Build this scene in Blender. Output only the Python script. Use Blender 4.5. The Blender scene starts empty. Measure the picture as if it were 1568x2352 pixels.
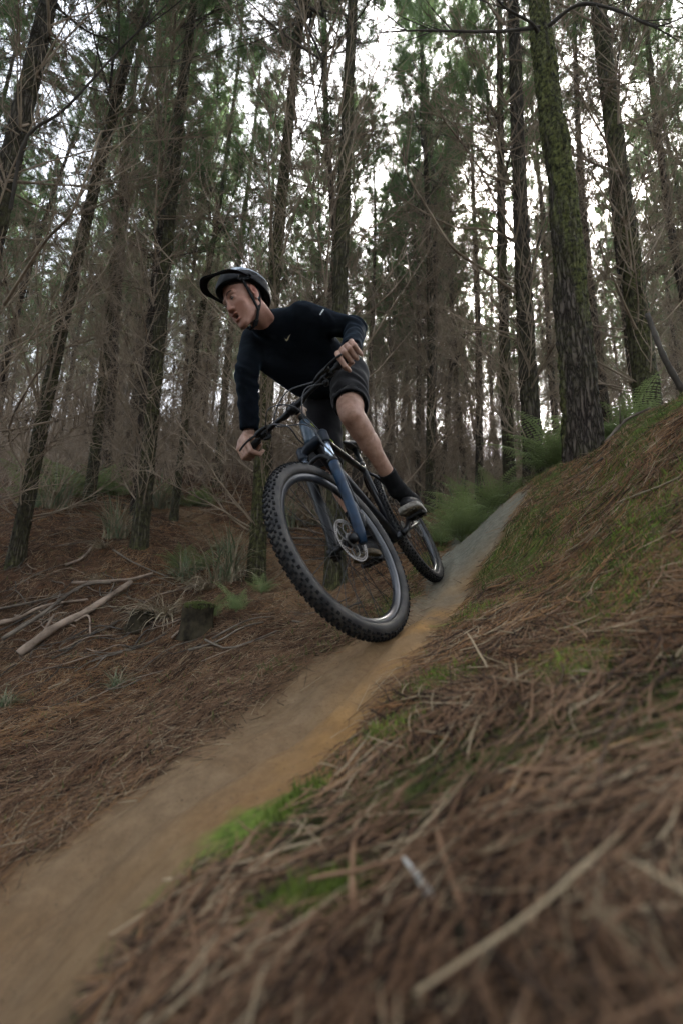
import bpy, math, random, time
import numpy as np
from mathutils import Matrix, Vector
rng = np.random.default_rng(7)
random.seed(7)
SC = bpy.context.scene
COL = SC.collection
L = np.array
R_ = math.radians

# ------------------------------------------------------------------ camera, sky, sun, exposure
PITCH, ROLL, FOC = R_(12.6), R_(1.2), 1026.0      # focal length in pixels of a 1568 x 2352 frame
_f = L([0, math.cos(PITCH), math.sin(PITCH)]); _u = L([0, -math.sin(PITCH), math.cos(PITCH)]); _r = L([1., 0, 0])
CR = _r*math.cos(ROLL) + _u*math.sin(ROLL); CU = _u*math.cos(ROLL) - _r*math.sin(ROLL); CF = _f
cam = bpy.data.cameras.new('camera'); camo = bpy.data.objects.new('camera', cam); COL.objects.link(camo)
m = Matrix.Identity(4)
for i in range(3):
    m[i][0] = CR[i]; m[i][1] = CU[i]; m[i][2] = -CF[i]
camo.matrix_world = m
cam.sensor_fit = 'VERTICAL'; cam.sensor_height = 36; cam.sensor_width = 24; cam.lens = FOC/2352*36
cam.clip_start = 0.02; cam.clip_end = 400
cam.dof.use_dof = True; cam.dof.focus_distance = 2.5; cam.dof.aperture_fstop = 2.0
SC.camera = camo
SUN_EL, SUN_AZ = R_(38), R_(24)                   # azimuth clockwise from +Y
w = bpy.data.worlds.new('World'); SC.world = w; w.use_nodes = True
nt = w.node_tree; nt.nodes.clear()
sky = nt.nodes.new('ShaderNodeTexSky'); sky.sky_type = 'NISHITA'; sky.sun_disc = False
sky.sun_elevation = SUN_EL; sky.sun_rotation = SUN_AZ; sky.air_density = 1.0; sky.dust_density = 4.0; sky.ozone_density = 1.0
bg = nt.nodes.new('ShaderNodeBackground'); bg.inputs[1].default_value = 0.15
wo = nt.nodes.new('ShaderNodeOutputWorld'); hs = nt.nodes.new('ShaderNodeHueSaturation'); hs.inputs['Saturation'].default_value = .42
nt.links.new(sky.outputs[0], hs.inputs['Color']); nt.links.new(hs.outputs[0], bg.inputs[0]); nt.links.new(bg.outputs[0], wo.inputs[0])
sl = bpy.data.lights.new('sun', 'SUN'); sl.energy = 3.6; sl.angle = R_(10); sl.color = (1, .94, .84)
so = bpy.data.objects.new('sun', sl); COL.objects.link(so)
sd = L([math.sin(SUN_AZ)*math.cos(SUN_EL), math.cos(SUN_AZ)*math.cos(SUN_EL), math.sin(SUN_EL)])
so.rotation_euler = Vector(sd).to_track_quat('Z', 'Y').to_euler()
SC.view_settings.view_transform = 'Standard'; SC.view_settings.look = 'None'
SC.view_settings.gamma = 1; SC.view_settings.use_curve_mapping = False
SC.view_settings.exposure = 3.0
SC.cycles.max_bounces = 6; SC.cycles.diffuse_bounces = 4; SC.cycles.transparent_max_bounces = 4
SC.cycles.glossy_bounces = 2; SC.cycles.transmission_bounces = 2

def pix(vx, vy, d):
    """world point at depth d along the view axis, (vx,vy) in the 1568 x 2352 frame"""
    return CR*((vx-784)/FOC*d) + CU*((1176-vy)/FOC*d) + CF*d
def camvec(r, u, t):
    v = CR*r + CU*u - CF*t
    return v/np.linalg.norm(v)
def proj(P):
    P = np.atleast_2d(P); d = P@CF
    return np.c_[784+FOC*(P@CR)/d, 1176-FOC*(P@CU)/d], d
def unit(v):
    v = np.asarray(v, float); return v/np.linalg.norm(v)

# ------------------------------------------------------------------ smooth value noise
_perm = np.random.default_rng(3).random(65536)
def vnoise(p, seed=0):
    """p (N,k) k=2 or 3 -> 0..1"""
    p = np.asarray(p, float); i = np.floor(p).astype(np.int64); f = p-i; f = f*f*(3-2*f)
    k = p.shape[1]; out = np.zeros(len(p))
    for c in range(1 << k):
        wgt = np.ones(len(p)); h = np.full(len(p), seed*7919, np.int64)
        for a in range(k):
            b = (c >> a) & 1
            wgt = wgt*(f[:, a] if b else 1-f[:, a])
            h = h*31337 + (i[:, a]+b)*(73856093 if a == 0 else 19349663 if a == 1 else 83492791)
        h = (h ^ (h >> 13)) & 0x7fffffff
        h = (h*1103515245 + 12345) & 0x7fffffff
        out += wgt*_perm[(h >> 7) & 65535]
    return out
def fbm(p, o=4, seed=0):
    s = 0; a = .5; t = 0
    for k in range(o):
        s = s + a*vnoise(np.asarray(p)*2**k, seed+k); t += a; a *= .5
    return s/t

# ------------------------------------------------------------------ mesh building
class G:
    """collects vertices and faces (with a material index) of ONE mesh"""
    def __init__(s): s.v = []; s.q = []; s.t = []; s.qm = []; s.tm = []; s.n = 0; s.c = []
    def add(s, v, f, mi=0, col=None):
        v = np.asarray(v, float).reshape(-1, 3); f = np.asarray(f, np.int64)
        if len(f) == 0: return s
        (s.q if f.shape[1] == 4 else s.t).append(f+s.n)
        (s.qm if f.shape[1] == 4 else s.tm).append(np.full(len(f), mi))
        s.v.append(v); s.n += len(v)
        s.c.append(np.zeros(len(v)) if col is None else np.broadcast_to(col, (len(v),)))
        return s
    def add2(s, v, q, t, mi=0, col=None):
        v = np.asarray(v, float).reshape(-1, 3)
        if len(q): s.q.append(np.asarray(q, np.int64)+s.n); s.qm.append(np.full(len(q), mi))
        if len(t): s.t.append(np.asarray(t, np.int64)+s.n); s.tm.append(np.full(len(t), mi))
        s.v.append(v); s.n += len(v)
        s.c.append(np.zeros(len(v)) if col is None else np.broadcast_to(col, (len(v),)))
        return s
    def mesh(s, name, mats, smooth=True, attr=None):
        me = bpy.data.meshes.new(name)
        v = np.concatenate(s.v) if s.v else np.zeros((0, 3))
        q = np.concatenate(s.q) if s.q else np.zeros((0, 4), np.int64); t = np.concatenate(s.t) if s.t else np.zeros((0, 3), np.int64)
        mi = np.concatenate(([np.concatenate(s.qm)] if s.q else []) + ([np.concatenate(s.tm)] if s.t else []) or [np.zeros(0)])
        me.vertices.add(len(v)); me.vertices.foreach_set('co', v.astype(np.float32).ravel())
        nl = q.size+t.size; me.loops.add(nl)
        me.loops.foreach_set('vertex_index', np.concatenate([q.ravel(), t.ravel()]).astype(np.int32))
        me.polygons.add(len(q)+len(t))
        ls = np.concatenate([np.arange(len(q))*4, q.size+np.arange(len(t))*3])
        me.polygons.foreach_set('loop_start', ls.astype(np.int32))
        me.polygons.foreach_set('material_index', mi.astype(np.int32))
        me.update(calc_edges=True)
        me.polygons.foreach_set('use_smooth', np.full(len(q)+len(t), bool(smooth)))
        for m_ in (mats if isinstance(mats, (list, tuple)) else [mats]): me.materials.append(m_)
        if attr:
            a = me.attributes.new(attr, 'FLOAT', 'POINT'); a.data.foreach_set('value', np.concatenate(s.c).astype(np.float32))
        me.update()
        return me
def link(name, me, parent=None, loc=None, mw=None):
    o = bpy.data.objects.new(name, me); COL.objects.link(o)
    if parent is not None: o.parent = parent
    if loc is not None: o.location = loc
    if mw is not None: o.matrix_world = mw
    return o
def obj(name, g, mats, parent=None, smooth=True, attr=None, loc=None):
    return link(name, g.mesh(name, mats, smooth, attr), parent, loc)
def tag(o, label=None, cat=None, group=None, kind=None):
    if label: o['label'] = label
    if cat: o['category'] = cat
    if group: o['group'] = group
    if kind: o['kind'] = kind
    return o
def empty(name, loc=(0, 0, 0)):
    o = bpy.data.objects.new(name, None); COL.objects.link(o); o.location = loc; o.empty_display_size = .1
    return o

def tubes(P, R, n=6, cap=False):
    """M tubes: P (M,k,3), R (M,k) -> verts, quads"""
    P = np.asarray(P, float); R = np.asarray(R, float)
    if P.ndim == 2: P = P[None]
    R = np.broadcast_to(R, P.shape[:2])
    M, k, _ = P.shape
    T = np.empty_like(P); T[:, 1:-1] = P[:, 2:]-P[:, :-2]; T[:, 0] = P[:, 1]-P[:, 0]; T[:, -1] = P[:, -1]-P[:, -2]
    T /= np.linalg.norm(T, axis=2, keepdims=True)+1e-12
    ref = np.where(np.abs(T[:, :1, 2:3]) > .9, L([1., 0, 0]), L([0, 0, 1.]))
    # parallel-ish frame: transport the first normal
    N = np.empty_like(P); N0 = np.cross(T[:, 0], ref[:, 0]); N0 /= np.linalg.norm(N0, axis=1, keepdims=True)+1e-12; N[:, 0] = N0
    for i in range(1, k):
        v = N[:, i-1]-T[:, i]*np.sum(N[:, i-1]*T[:, i], 1, keepdims=True); N[:, i] = v/(np.linalg.norm(v, axis=1, keepdims=True)+1e-12)
    B = np.cross(T, N)
    a = np.arange(n)*2*np.pi/n
    V = P[:, :, None]+R[:, :, None, None]*(N[:, :, None]*np.cos(a)[:, None]+B[:, :, None]*np.sin(a)[:, None])
    idx = (np.arange(M)[:, None, None]*k*n+np.arange(k-1)[:, None]*n+np.arange(n))
    j = (np.arange(n)+1) % n
    idx2 = (np.arange(M)[:, None, None]*k*n+np.arange(k-1)[:, None]*n+j)
    Q = np.stack([idx, idx2, idx2+n, idx+n], -1).reshape(-1, 4)
    return V.reshape(-1, 3), Q
def tube(g, pts, r, n=10, mi=0, caps=True):
    """one tube with closed ends added to g"""
    P = L([np.asarray(p, float) for p in pts]); r = np.broadcast_to(np.asarray(r, float), (len(P),))
    if caps:
        d0 = unit(P[1]-P[0]); d1 = unit(P[-1]-P[-2]); e = 1e-4
        P = np.concatenate([[P[0]], P, [P[-1]]]); P[0] -= d0*e; P[-1] += d1*e
        r = np.concatenate([[r[0]*.02], r, [r[-1]*.02]])
    V, Q = tubes(P[None], r[None], n)
    g.add(V, Q, mi); return g
def smoothpath(pts, n=24):
    """Catmull-Rom through pts"""
    P = L([np.asarray(p, float) for p in pts]); P = np.concatenate([[2*P[0]-P[1]], P, [2*P[-1]-P[-2]]])
    out = []
    k = len(P)-3
    for t in np.linspace(0, k-1e-6, n):
        i = int(t); f = t-i; a, b, c, d = P[i:i+4]
        out.append(.5*((2*b)+(-a+c)*f+(2*a-5*b+4*c-d)*f*f+(-a+3*b-3*c+d)*f**3))
    return L(out)
def box(g, c, ax, h, mi=0, bev=.0):
    """box centred c, axes ax (3x3 rows), half sizes h; bevelled by a chamfer when bev"""
    ax = np.asarray(ax, float); c = np.asarray(c, float); h = np.asarray(h, float)
    s = L([[i, j, k] for i in (-1, 1) for j in (-1, 1) for k in (-1, 1)], float)
    F = L([[0, 1, 3, 2], [4, 6, 7, 5], [0, 4, 5, 1], [2, 3, 7, 6], [0, 2, 6, 4], [1, 5, 7, 3]])
    g.add(c+(s*h)@ax, F, mi); return g
def lathe(g, prof, c, axis, n=24, mi=0):
    """prof list of (along, radius) round axis at c"""
    axis = unit(axis); t = L([1., 0, 0]) if abs(axis[0]) < .8 else L([0, 1., 0]); u = unit(np.cross(axis, t)); v = np.cross(axis, u)
    a = np.arange(n)*2*np.pi/n
    V = L([[np.asarray(c)+axis*z+r*(u*np.cos(b)+v*np.sin(b)) for b in a] for z, r in prof]).reshape(-1, 3)
    k = len(prof); i = np.arange(k-1)[:, None]*n+np.arange(n); i2 = np.arange(k-1)[:, None]*n+(np.arange(n)+1) % n
    g.add(V, np.stack([i, i2, i2+n, i+n], -1).reshape(-1, 4), mi); return g

# ------------------------------------------------------------------ signed-distance modelling -> surface nets
def nets(sdf, lo, hi, h):
    lo = np.asarray(lo, float); hi = np.asarray(hi, float)
    n = np.maximum(np.ceil((hi-lo)/h).astype(int)+1, 4)
    ax = [lo[a]+h*np.arange(n[a]) for a in range(3)]
    X = np.stack(np.meshgrid(*ax, indexing='ij'), -1).reshape(-1, 3).astype(np.float32)
    D = sdf(X).reshape(n).astype(np.float32)
    cn = n-1; acc = np.zeros((*cn, 3), np.float32); cnt = np.zeros(cn, np.float32)
    edges = []
    gi = np.stack(np.meshgrid(*[np.arange(k, dtype=np.float32) for k in n], indexing='ij'), -1)
    for a in range(3):
        s0 = [slice(None)]*3; s1 = [slice(None)]*3; s0[a] = slice(0, -1); s1[a] = slice(1, None)
        A = D[tuple(s0)]; B = D[tuple(s1)]; cr = (A < 0) != (B < 0)
        t = np.where(cr, A/np.where(cr, A-B, 1), 0)
        p = gi[tuple(s0)].copy(); p[..., a] += t; p *= cr[..., None]
        o = [b for b in range(3) if b != a]
        for d0 in (0, 1):
            for d1 in (0, 1):
                # cell (c) touches edge at c + d on the other axes
                sl_ = [slice(None)]*3; sl_[o[0]] = slice(d0, d0+cn[o[0]]); sl_[o[1]] = slice(d1, d1+cn[o[1]])
                acc += p[tuple(sl_)]; cnt += cr[tuple(sl_)]
        edges.append((a, o, cr, A < 0))
    live = cnt > 0; ids = np.full(cn, -1, np.int64); ids[live] = np.arange(live.sum())
    V = acc[live]/cnt[live][:, None]*h+lo
    Q = []
    for a, o, cr, neg in edges:
        e = np.argwhere(cr)
        ok = (e[:, o[0]] > 0) & (e[:, o[1]] > 0) & (e[:, o[0]] < cn[o[0]]) & (e[:, o[1]] < cn[o[1]])
        e = e[ok]
        def cid(da, db):
            c = e.copy(); c[:, o[0]] -= da; c[:, o[1]] -= db; return ids[c[:, 0], c[:, 1], c[:, 2]]
        q = np.stack([cid(1, 1), cid(0, 1), cid(0, 0), cid(1, 0)], 1)
        fl = neg[e[:, 0], e[:, 1], e[:, 2]]
        if a == 1: fl = ~fl
        q[~fl] = q[~fl][:, ::-1]; Q.append(q)
    return V, np.concatenate(Q)
def rc(p, a, b, ra, rb):
    a = np.asarray(a, np.float32); b = np.asarray(b, np.float32); ba = b-a
    t = np.clip(((p-a)@ba)/float(ba@ba), 0, 1)
    return np.linalg.norm(p-a-t[:, None]*ba, axis=1)-(ra+(rb-ra)*t)
def ell(p, c, r, M=None):
    q = p-np.asarray(c, np.float32)
    if M is not None: q = q@np.asarray(M, np.float32).T
    r = np.asarray(r, np.float32); k0 = np.linalg.norm(q/r, axis=1); k1 = np.linalg.norm(q/(r*r), axis=1)+1e-9
    return k0*(k0-1)/k1
def smin(a, b, k):
    h = np.clip(.5+.5*(b-a)/k, 0, 1); return b+(a-b)*h-k*h*(1-h)
def smax(a, b, k): return -smin(-a, -b, k)

# ------------------------------------------------------------------ materials
def mat(name, col, rough=.7, metal=0, spec=.5, col2=None, scale=8, bump=0, bscale=None, stretch=None, detail=5, ramp=(.35, .65), transl=0, coat=0, attr=None, attrcol=None, coord='Object'):
    m = bpy.data.materials.new(name); m.use_nodes = True; nt = m.node_tree; N = nt.nodes; LK = nt.links
    b = N['Principled BSDF']; b.inputs['Base Color'].default_value = (*col, 1); b.inputs['Roughness'].default_value = rough
    b.inputs['Metallic'].default_value = metal; b.inputs['Specular IOR Level'].default_value = spec*(.35 if rough > .65 else 1); b.inputs['Coat Weight'].default_value = coat
    tc = N.new('ShaderNodeTexCoord'); mp = N.new('ShaderNodeMapping'); LK.new(tc.outputs[coord], mp.inputs[0])
    if stretch: mp.inputs['Scale'].default_value = stretch
    out = None
    if col2 is not None:
        nz = N.new('ShaderNodeTexNoise'); nz.inputs['Scale'].default_value = scale; nz.inputs['Detail'].default_value = detail; nz.inputs['Roughness'].default_value = .65
        LK.new(mp.outputs[0], nz.inputs[0])
        rp = N.new('ShaderNodeValToRGB'); rp.color_ramp.elements[0].position = ramp[0]; rp.color_ramp.elements[1].position = ramp[1]
        rp.color_ramp.elements[0].color = (*col, 1); rp.color_ramp.elements[1].color = (*col2, 1)
        LK.new(nz.outputs[0], rp.inputs[0]); out = rp.outputs[0]
    if attr:
        at = N.new('ShaderNodeAttribute'); at.attribute_name = attr
        mx = N.new('ShaderNodeMix'); mx.data_type = 'RGBA'
        LK.new(at.outputs['Fac'], mx.inputs[0])
        if out: LK.new(out, mx.inputs[6])
        else: mx.inputs[6].default_value = (*col, 1)
        mx.inputs[7].default_value = (*attrcol, 1); out = mx.outputs[2]
    if out: LK.new(out, b.inputs['Base Color'])
    if bump:
        nb = N.new('ShaderNodeTexNoise'); nb.inputs['Scale'].default_value = bscale or scale*3; nb.inputs['Detail'].default_value = 4
        LK.new(mp.outputs[0], nb.inputs[0]); bp = N.new('ShaderNodeBump'); bp.inputs['Strength'].default_value = 1; bp.inputs['Distance'].default_value = bump
        LK.new(nb.outputs[0], bp.inputs['Height']); LK.new(bp.outputs[0], b.inputs['Normal'])
    if transl:
        tr = N.new('ShaderNodeBsdfTranslucent'); tr.inputs[0].default_value = (*(col2 or col), 1)
        if out: LK.new(out, tr.inputs[0])
        mx = N.new('ShaderNodeMixShader'); mx.inputs[0].default_value = transl
        LK.new(b.outputs[0], mx.inputs[1]); LK.new(tr.outputs[0], mx.inputs[2]); LK.new(mx.outputs[0], N['Material Output'].inputs[0])
    return m
# ------------------------------------------------------------------ terrain
CP = [  # (vx, vy, depth) read off the ground in the photograph
 (985,1330,2.76),(940,1390,2.25),(800,1560,1.45),(640,1680,1.22),
 (400,1800,.98),(200,2000,.78),(0,2150,.68),(0,2352,.56),(0,1950,.92),(400,1700,1.2),(600,1560,1.55),(750,1500,1.75),
 (1060,1380,2.2),(1010,1440,1.85),(930,1500,1.55),(870,1600,1.12),(700,1790,.80),(480,1910,.66),(300,2110,.52),(100,2352,.40),
 (1010,1312,2.9),(1100,1215,3.2),(1200,1125,3.35),(1300,1078,3.15),(1340,1062,3.2),(1400,1022,2.8),(1480,975,2.45),(1568,930,2.2),
 (1200,1300,2.05),(1300,1200,2.1),(1400,1180,1.75),(1568,1100,1.35),(1100,1400,1.75),(1300,1400,1.2),(1568,1400,.85),
 (1100,1600,.86),(1400,1600,.66),(1568,1650,.55),(900,1800,.66),(1200,1850,.48),(1500,1900,.40),(700,2000,.52),(784,2352,.30),(1200,2352,.25),(1568,2352,.23),(400,2352,.34),
 (320,1255,4.9),(770,1352,3.9),(588,1330,4.4),(38,1280,4.6),(398,1200,7.6),(205,1150,8.0),(500,1115,12),
 (0,1500,3.4),(0,1700,1.9),(200,1500,3.2),(300,1600,2.3),(500,1450,3.0),(700,1400,3.3),(200,1700,1.65),(450,1560,2.0),(0,1400,4.0),(300,1400,3.9),
 (850,1330,3.9),(930,1270,4.6),(980,1172,8.5),(1060,1245,4.3),(1170,1150,6.2),(1222,1110,4.5),(1060,1190,6.5),
 (340,1130,10.5),(640,1180,8),(700,1140,12),
]
CW = [(-22,38,13.5),(0,42,14.5),(14,40,13.0),(26,34,12.0),(-18,18,4.9),(-10,12,2.9),(0,16,4.1),(7,16,3.6),(12,12,4.6),(18,18,6.0),(5,7,2.0),(6,4,3.2),(4.2,4.6,2.35),(3.2,3.4,1.75),
      (8,1,4.0),(-8,3,-.6),(-6,0,-1.6),(-3,-1,-1.3),(0,-1,-.55),(2,0,.35),(0,0,-.23),(-.35,.1,-.38),(-30,10,1.5),(-14,6,1.0),(2,-2,.0),(-2,1.2,-.85),(-9,9,1.7),
      (.197,1.656,-.088),(.58,2.67,.175)]
PT = np.concatenate([L([pix(*c) for c in CP]), L(CW, float)])
# a log-like stretch keeps the spline well behaved over near and far points
def warp(xy):
    r = np.hypot(xy[:, 0], xy[:, 1])+1e-9; s = np.log1p(r/.6)*1.2; return xy*(s/r)[:, None]
def _U(r2): return np.where(r2 > 1e-12, r2*np.log(r2+1e-12), 0)
_B = .26; PZ = PT[:, 2]-(_B*PT[:, 1])
W_ = warp(PT[:, :2]); n_ = len(W_)
K_ = _U(((W_[:, None]-W_[None])**2).sum(2))
A_ = np.zeros((n_+3, n_+3)); A_[:n_, :n_] = K_+np.eye(n_)*.010; A_[:n_, n_] = 1; A_[:n_, n_+1:] = W_; A_[n_:, :n_] = A_[:n_, n_:].T
WT = np.linalg.solve(A_, np.concatenate([PZ, np.zeros(3)]))
def ground0(xy):
    xy = np.atleast_2d(np.asarray(xy, float))[:, :2]; out = np.empty(len(xy))
    for i in range(0, len(xy), 20000):
        q = warp(xy[i:i+20000]); k = _U(((q[:, None]-W_[None])**2).sum(2))
        out[i:i+20000] = k@WT[:n_]+WT[n_]+q@WT[n_+1:]+_B*xy[i:i+20000, 1]
    out += .056*np.exp(-((xy-L([.19, 1.62]))**2).sum(1)/.16)-.001*np.exp(-((xy-L([.62, 2.78]))**2).sum(1)/.10)     # the berm under the two wheels
    return out
def hit(vx, vy, dmin=.15, dmax=45, fn=None):
    """first ground point along the ray through (vx,vy)"""
    d = np.geomspace(dmin, dmax, 500); r = (CR*((vx-784)/FOC)+CU*((1176-vy)/FOC)+CF)
    P = d[:, None]*r; z = ground0(P)-P[:, 2]; k = np.argmax(z > 0)
    if not z[k] > 0: return None
    if k == 0: return P[0]
    a = -z[k-1]/(z[k]-z[k-1]); return P[k-1]+(P[k]-P[k-1])*a
# trail outline on the ground
LEFT = [(-150,2130),(0,2010),(200,1890),(400,1755),(560,1640),(700,1540),(770,1497),(900,1425),(960,1365)]
RIGHT = [(140,2420),(180,2352),(365,2120),(555,1938),(705,1828),(785,1768),(880,1625),(965,1520),(1040,1440),(1082,1375),(1090,1325),(1150,1235),(1215,1130)]
TL = [hit(*p)[:2] for p in LEFT]; TR = [hit(*p)[:2] for p in RIGHT]
TL = L([TL[0]+(TL[0]-TL[1])*6]+TL+[L([.62, 3.1]), L([1.0, 4.2]), L([1.4, 5.5])]); TR = L([TR[0]+(TR[0]-TR[1])*6]+TR+[L([1.75, 4.3]), L([2.2, 5.5])])
poly = np.concatenate([TL, TR[::-1]])
def inpoly(xy, poly):
    x, y = xy[:, 0], xy[:, 1]; c = np.zeros(len(x), bool); j = len(poly)-1
    for i in range(len(poly)):
        a, b = poly[i], poly[j]
        cond = ((a[1] > y) != (b[1] > y)) & (x < (b[0]-a[0])*(y-a[1])/(b[1]-a[1]+1e-12)+a[0]); c ^= cond; j = i
    return c
def dpoly(xy, P):
    d = np.full(len(xy), 1e9)
    for a, b in zip(P[:-1], P[1:]):
        ba = b-a; t = np.clip(((xy-a)@ba)/(ba@ba), 0, 1); d = np.minimum(d, np.hypot(*(xy-a-t[:, None]*ba).T))
    return d
def trailmask(xy):
    """signed: >0 inside the worn trail, metres from its edge, roughened"""
    s = np.minimum(dpoly(xy, TL), dpoly(xy, TR)); s = np.where(inpoly(xy, poly), s, -s)
    return s+(fbm(xy*9, 3, 5)-.5)*.10
# an old trail crossing up the far slope on the left
P2 = [hit(*p)[:2] for p in [(340,1128),(400,1165),(470,1215),(560,1265),(640,1300),(760,1400)]]
P2 = L(P2)
def trail2(xy): return (.26+.25*fbm(xy*1.5, 2, 9)-dpoly(xy, P2))
def ground(xy):
    """final surface height incl. lumps"""
    xy = np.atleast_2d(np.asarray(xy, float))[:, :2]; z = ground0(xy)
    r = np.hypot(xy[:, 0], xy[:, 1]); tm = trailmask(xy); k = np.clip(.5-tm/.12, 0, 1)
    z += k*((fbm(xy*5, 3, 11)-.5)*.05*np.clip(r/1.2, .5, 3)+(fbm(xy*26, 2, 12)-.5)*.022*np.clip(r/.8, .5, 1.3))+(1-k)*((fbm(xy*14, 3, 13)-.5)*.007+(fbm(np.c_[tm*26, xy[:, 1]*1.3], 2, 15)-.5)*.016)
    z += k*np.clip(r-3, 0, 6)*(fbm(xy*1.1, 3, 14)-.5)*.06
    crl = L([[.64, 2.95], [.60, 2.76], [.40, 2.2], [.185, 1.60], [-.02, 1.28], [-.30, .98], [-.62, .70]]); dc = dpoly(xy, crl)
    z += (1-k)*(-.022*np.exp(-(dc/.032)**2)+.012*np.exp(-((dc-.09)/.05)**2))      # rut pressed in by the tyres
    right = np.clip((dpoly(xy, TL)-dpoly(xy, TR))*8, 0, 1)
    z += right*k*.018                                    # the litter mat lies proud of the worn clay
    return z
def gz(x, y): return float(ground(L([[x, y]]))[0])
ang = np.linspace(R_(-62), R_(66), 560); rad = np.concatenate([np.geomspace(.06, 3.2, 430), np.geomspace(3.25, 60, 210)])
RR, AA = np.meshgrid(rad, ang, indexing='ij'); XY = np.stack([RR*np.sin(AA), RR*np.cos(AA)-.05], -1).reshape(-1, 2)
Z = ground(XY); tmv = trailmask(XY)
i = (np.arange(len(rad)-1)[:, None]*len(ang)+np.arange(len(ang)-1)).reshape(-1)
g = G(); g.add(np.c_[XY, Z], np.stack([i+len(ang), i+len(ang)+1, i+1, i], 1))
GM = g.mesh('ground', [])
def fattr(me, name, v):
    a = me.attributes.new(name, 'FLOAT', 'POINT'); a.data.foreach_set('value', np.asarray(v, np.float32))
sm = lambda x, a, b: np.clip((x-a)/(b-a), 0, 1)
tw = sm(tmv, -.07, .04)
clay = (.12+.68*sm(XY[:, 1], .7, 1.25))*np.clip(1.1-dpoly(XY, TR)/.24, 0, 1)*sm(tmv, -.05, .02)*(.25+.75*sm(fbm(XY*4, 3, 50), .35, .6))*(1-.75*sm(XY[:, 1], 2.0, 2.6))
moss = sm(fbm(XY*2.4, 4, 21), .45, .60)*(1-tw)*(XY[:, 0] > (XY[:, 1]-1.6)*.3)
_q, _d = proj(np.c_[XY, Z])
crest = np.clip(1-np.abs(dpoly(XY, TR)-.2)/.55, 0, 1)*(XY[:, 1] > 1.6)*.75
moss = np.clip(moss+crest*sm(fbm(XY*7, 3, 22), .35, .6)*(1-tw), 0, 1)
grey = sm(XY[:, 1]+.5*(fbm(XY*3, 3, 55)-.5), 1.75, 2.9)*tw
BLOB = [(600, 1880, .075, 1.), (530, 1950, .065, 1.), (690, 1850, .05, .8), (480, 1985, .05, .9), (880, 1720, .06, .8), (1400, 1420, .10, .7), (1500, 1330, .12, .6), (1250, 1300, .15, .6), (440, 2000, .05, .6), (760, 2120, .05, .8), (1000, 1580, .10, .8), (1330, 1545, .10, .7), (1085, 1420, .13, .7), (1160, 1390, .1, .6), (1500, 1160, .25, .6), (1400, 1110, .2, .5), (930, 1690, .06, .6), (1210, 1560, .06, .5), (640, 2150, .04, .7)]
blob = np.zeros(len(XY))
for bx_, by_, br_, bs_ in BLOB:
    h_ = hit(bx_, by_); blob = np.maximum(blob, bs_*sm(1.25*np.exp(-((XY-h_[:2])**2).sum(1)/br_**2)+(fbm(XY*30, 2, 60)-.5)*.7, .3, .8))
moss = np.maximum(moss*.95, blob)*(1-tw)
fattr(GM, 'lime', blob)
fattr(GM, 'trail', np.maximum(tw, sm(trail2(XY), -.05, .12)*.8)); fattr(GM, 'clay', clay); fattr(GM, 'moss', moss); fattr(GM, 'grey', grey)
def ground_mat():
    m = bpy.data.materials.new('forest floor'); m.use_nodes = True; nt = m.node_tree; N = nt.nodes; K = nt.links
    b = N['Principled BSDF']; b.inputs['Roughness'].default_value = .95; b.inputs['Specular IOR Level'].default_value = .06
    tc = N.new('ShaderNodeTexCoord')
    def noise(s, d=5, rough=.6):
        n = N.new('ShaderNodeTexNoise'); n.inputs['Scale'].default_value = s; n.inputs['Detail'].default_value = d; n.inputs['Roughness'].default_value = rough
        K.new(tc.outputs['Object'], n.inputs[0]); return n.outputs[0]
    def ramp(f, stops):
        r = N.new('ShaderNodeValToRGB'); K.new(f, r.inputs[0]); e = r.color_ramp.elements
        while len(e) < len(stops): e.new(.5)
        for x, (p, c) in zip(e, stops): x.position = p; x.color = (*c, 1)
        return r.outputs[0]
    def att(n): a = N.new('ShaderNodeAttribute'); a.attribute_name = n; return a.outputs['Fac']
    def mix(f, a, c):
        x = N.new('ShaderNodeMix'); x.data_type = 'RGBA'; K.new(f, x.inputs[0]); K.new(a, x.inputs[6]); K.new(c, x.inputs[7]); return x.outputs[2]
    litter = ramp(noise(38, 7, .75), [(.3, (.016, .010, .006)), (.5, (.050, .030, .018)), (.7, (.13, .08, .048))])
    litter2 = ramp(noise(11, 6, .7), [(.35, (.03, .019, .012)), (.65, (.11, .055, .030))])
    lit = mix(ramp(noise(3.1, 3), [(.4, (0, 0, 0)), (.6, (1, 1, 1))]), litter, litter2)
    dirt = ramp(noise(22, 8, .7), [(.3, (.12, .080, .046)), (.7, (.22, .150, .088))])
    dirt = mix(ramp(noise(2.2, 4), [(.42, (0, 0, 0)), (.62, (.8, .8, .8))]), dirt, ramp(noise(60, 5), [(.3, (.11, .066, .034)), (.7, (.20, .122, .062))]))
    cl = ramp(noise(16, 6), [(.3, (.24, .12, .035)), (.7, (.42, .22, .06))])
    gr = ramp(noise(26, 7, .7), [(.3, (.085, .083, .062)), (.7, (.20, .19, .15))])
    mo = ramp(noise(30, 5), [(.3, (.035, .055, .012)), (.7, (.12, .16, .03))])
    c = mix(att('trail'), lit, mix(att('grey'), dirt, gr))
    c = mix(att('clay'), c, cl); c = mix(att('moss'), c, mo); c = mix(att('lime'), c, ramp(noise(45, 4), [(.3, (.045, .07, .014)), (.7, (.14, .19, .035))]))
    K.new(c, b.inputs['Base Color'])
    bp = N.new('ShaderNodeBump'); bp.inputs['Distance'].default_value = .006; K.new(noise(90, 6, .7), bp.inputs['Height']); K.new(bp.outputs[0], b.inputs['Normal'])
    return m
GM.materials.append(ground_mat())
tag(link('ground', GM), kind='structure')

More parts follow.
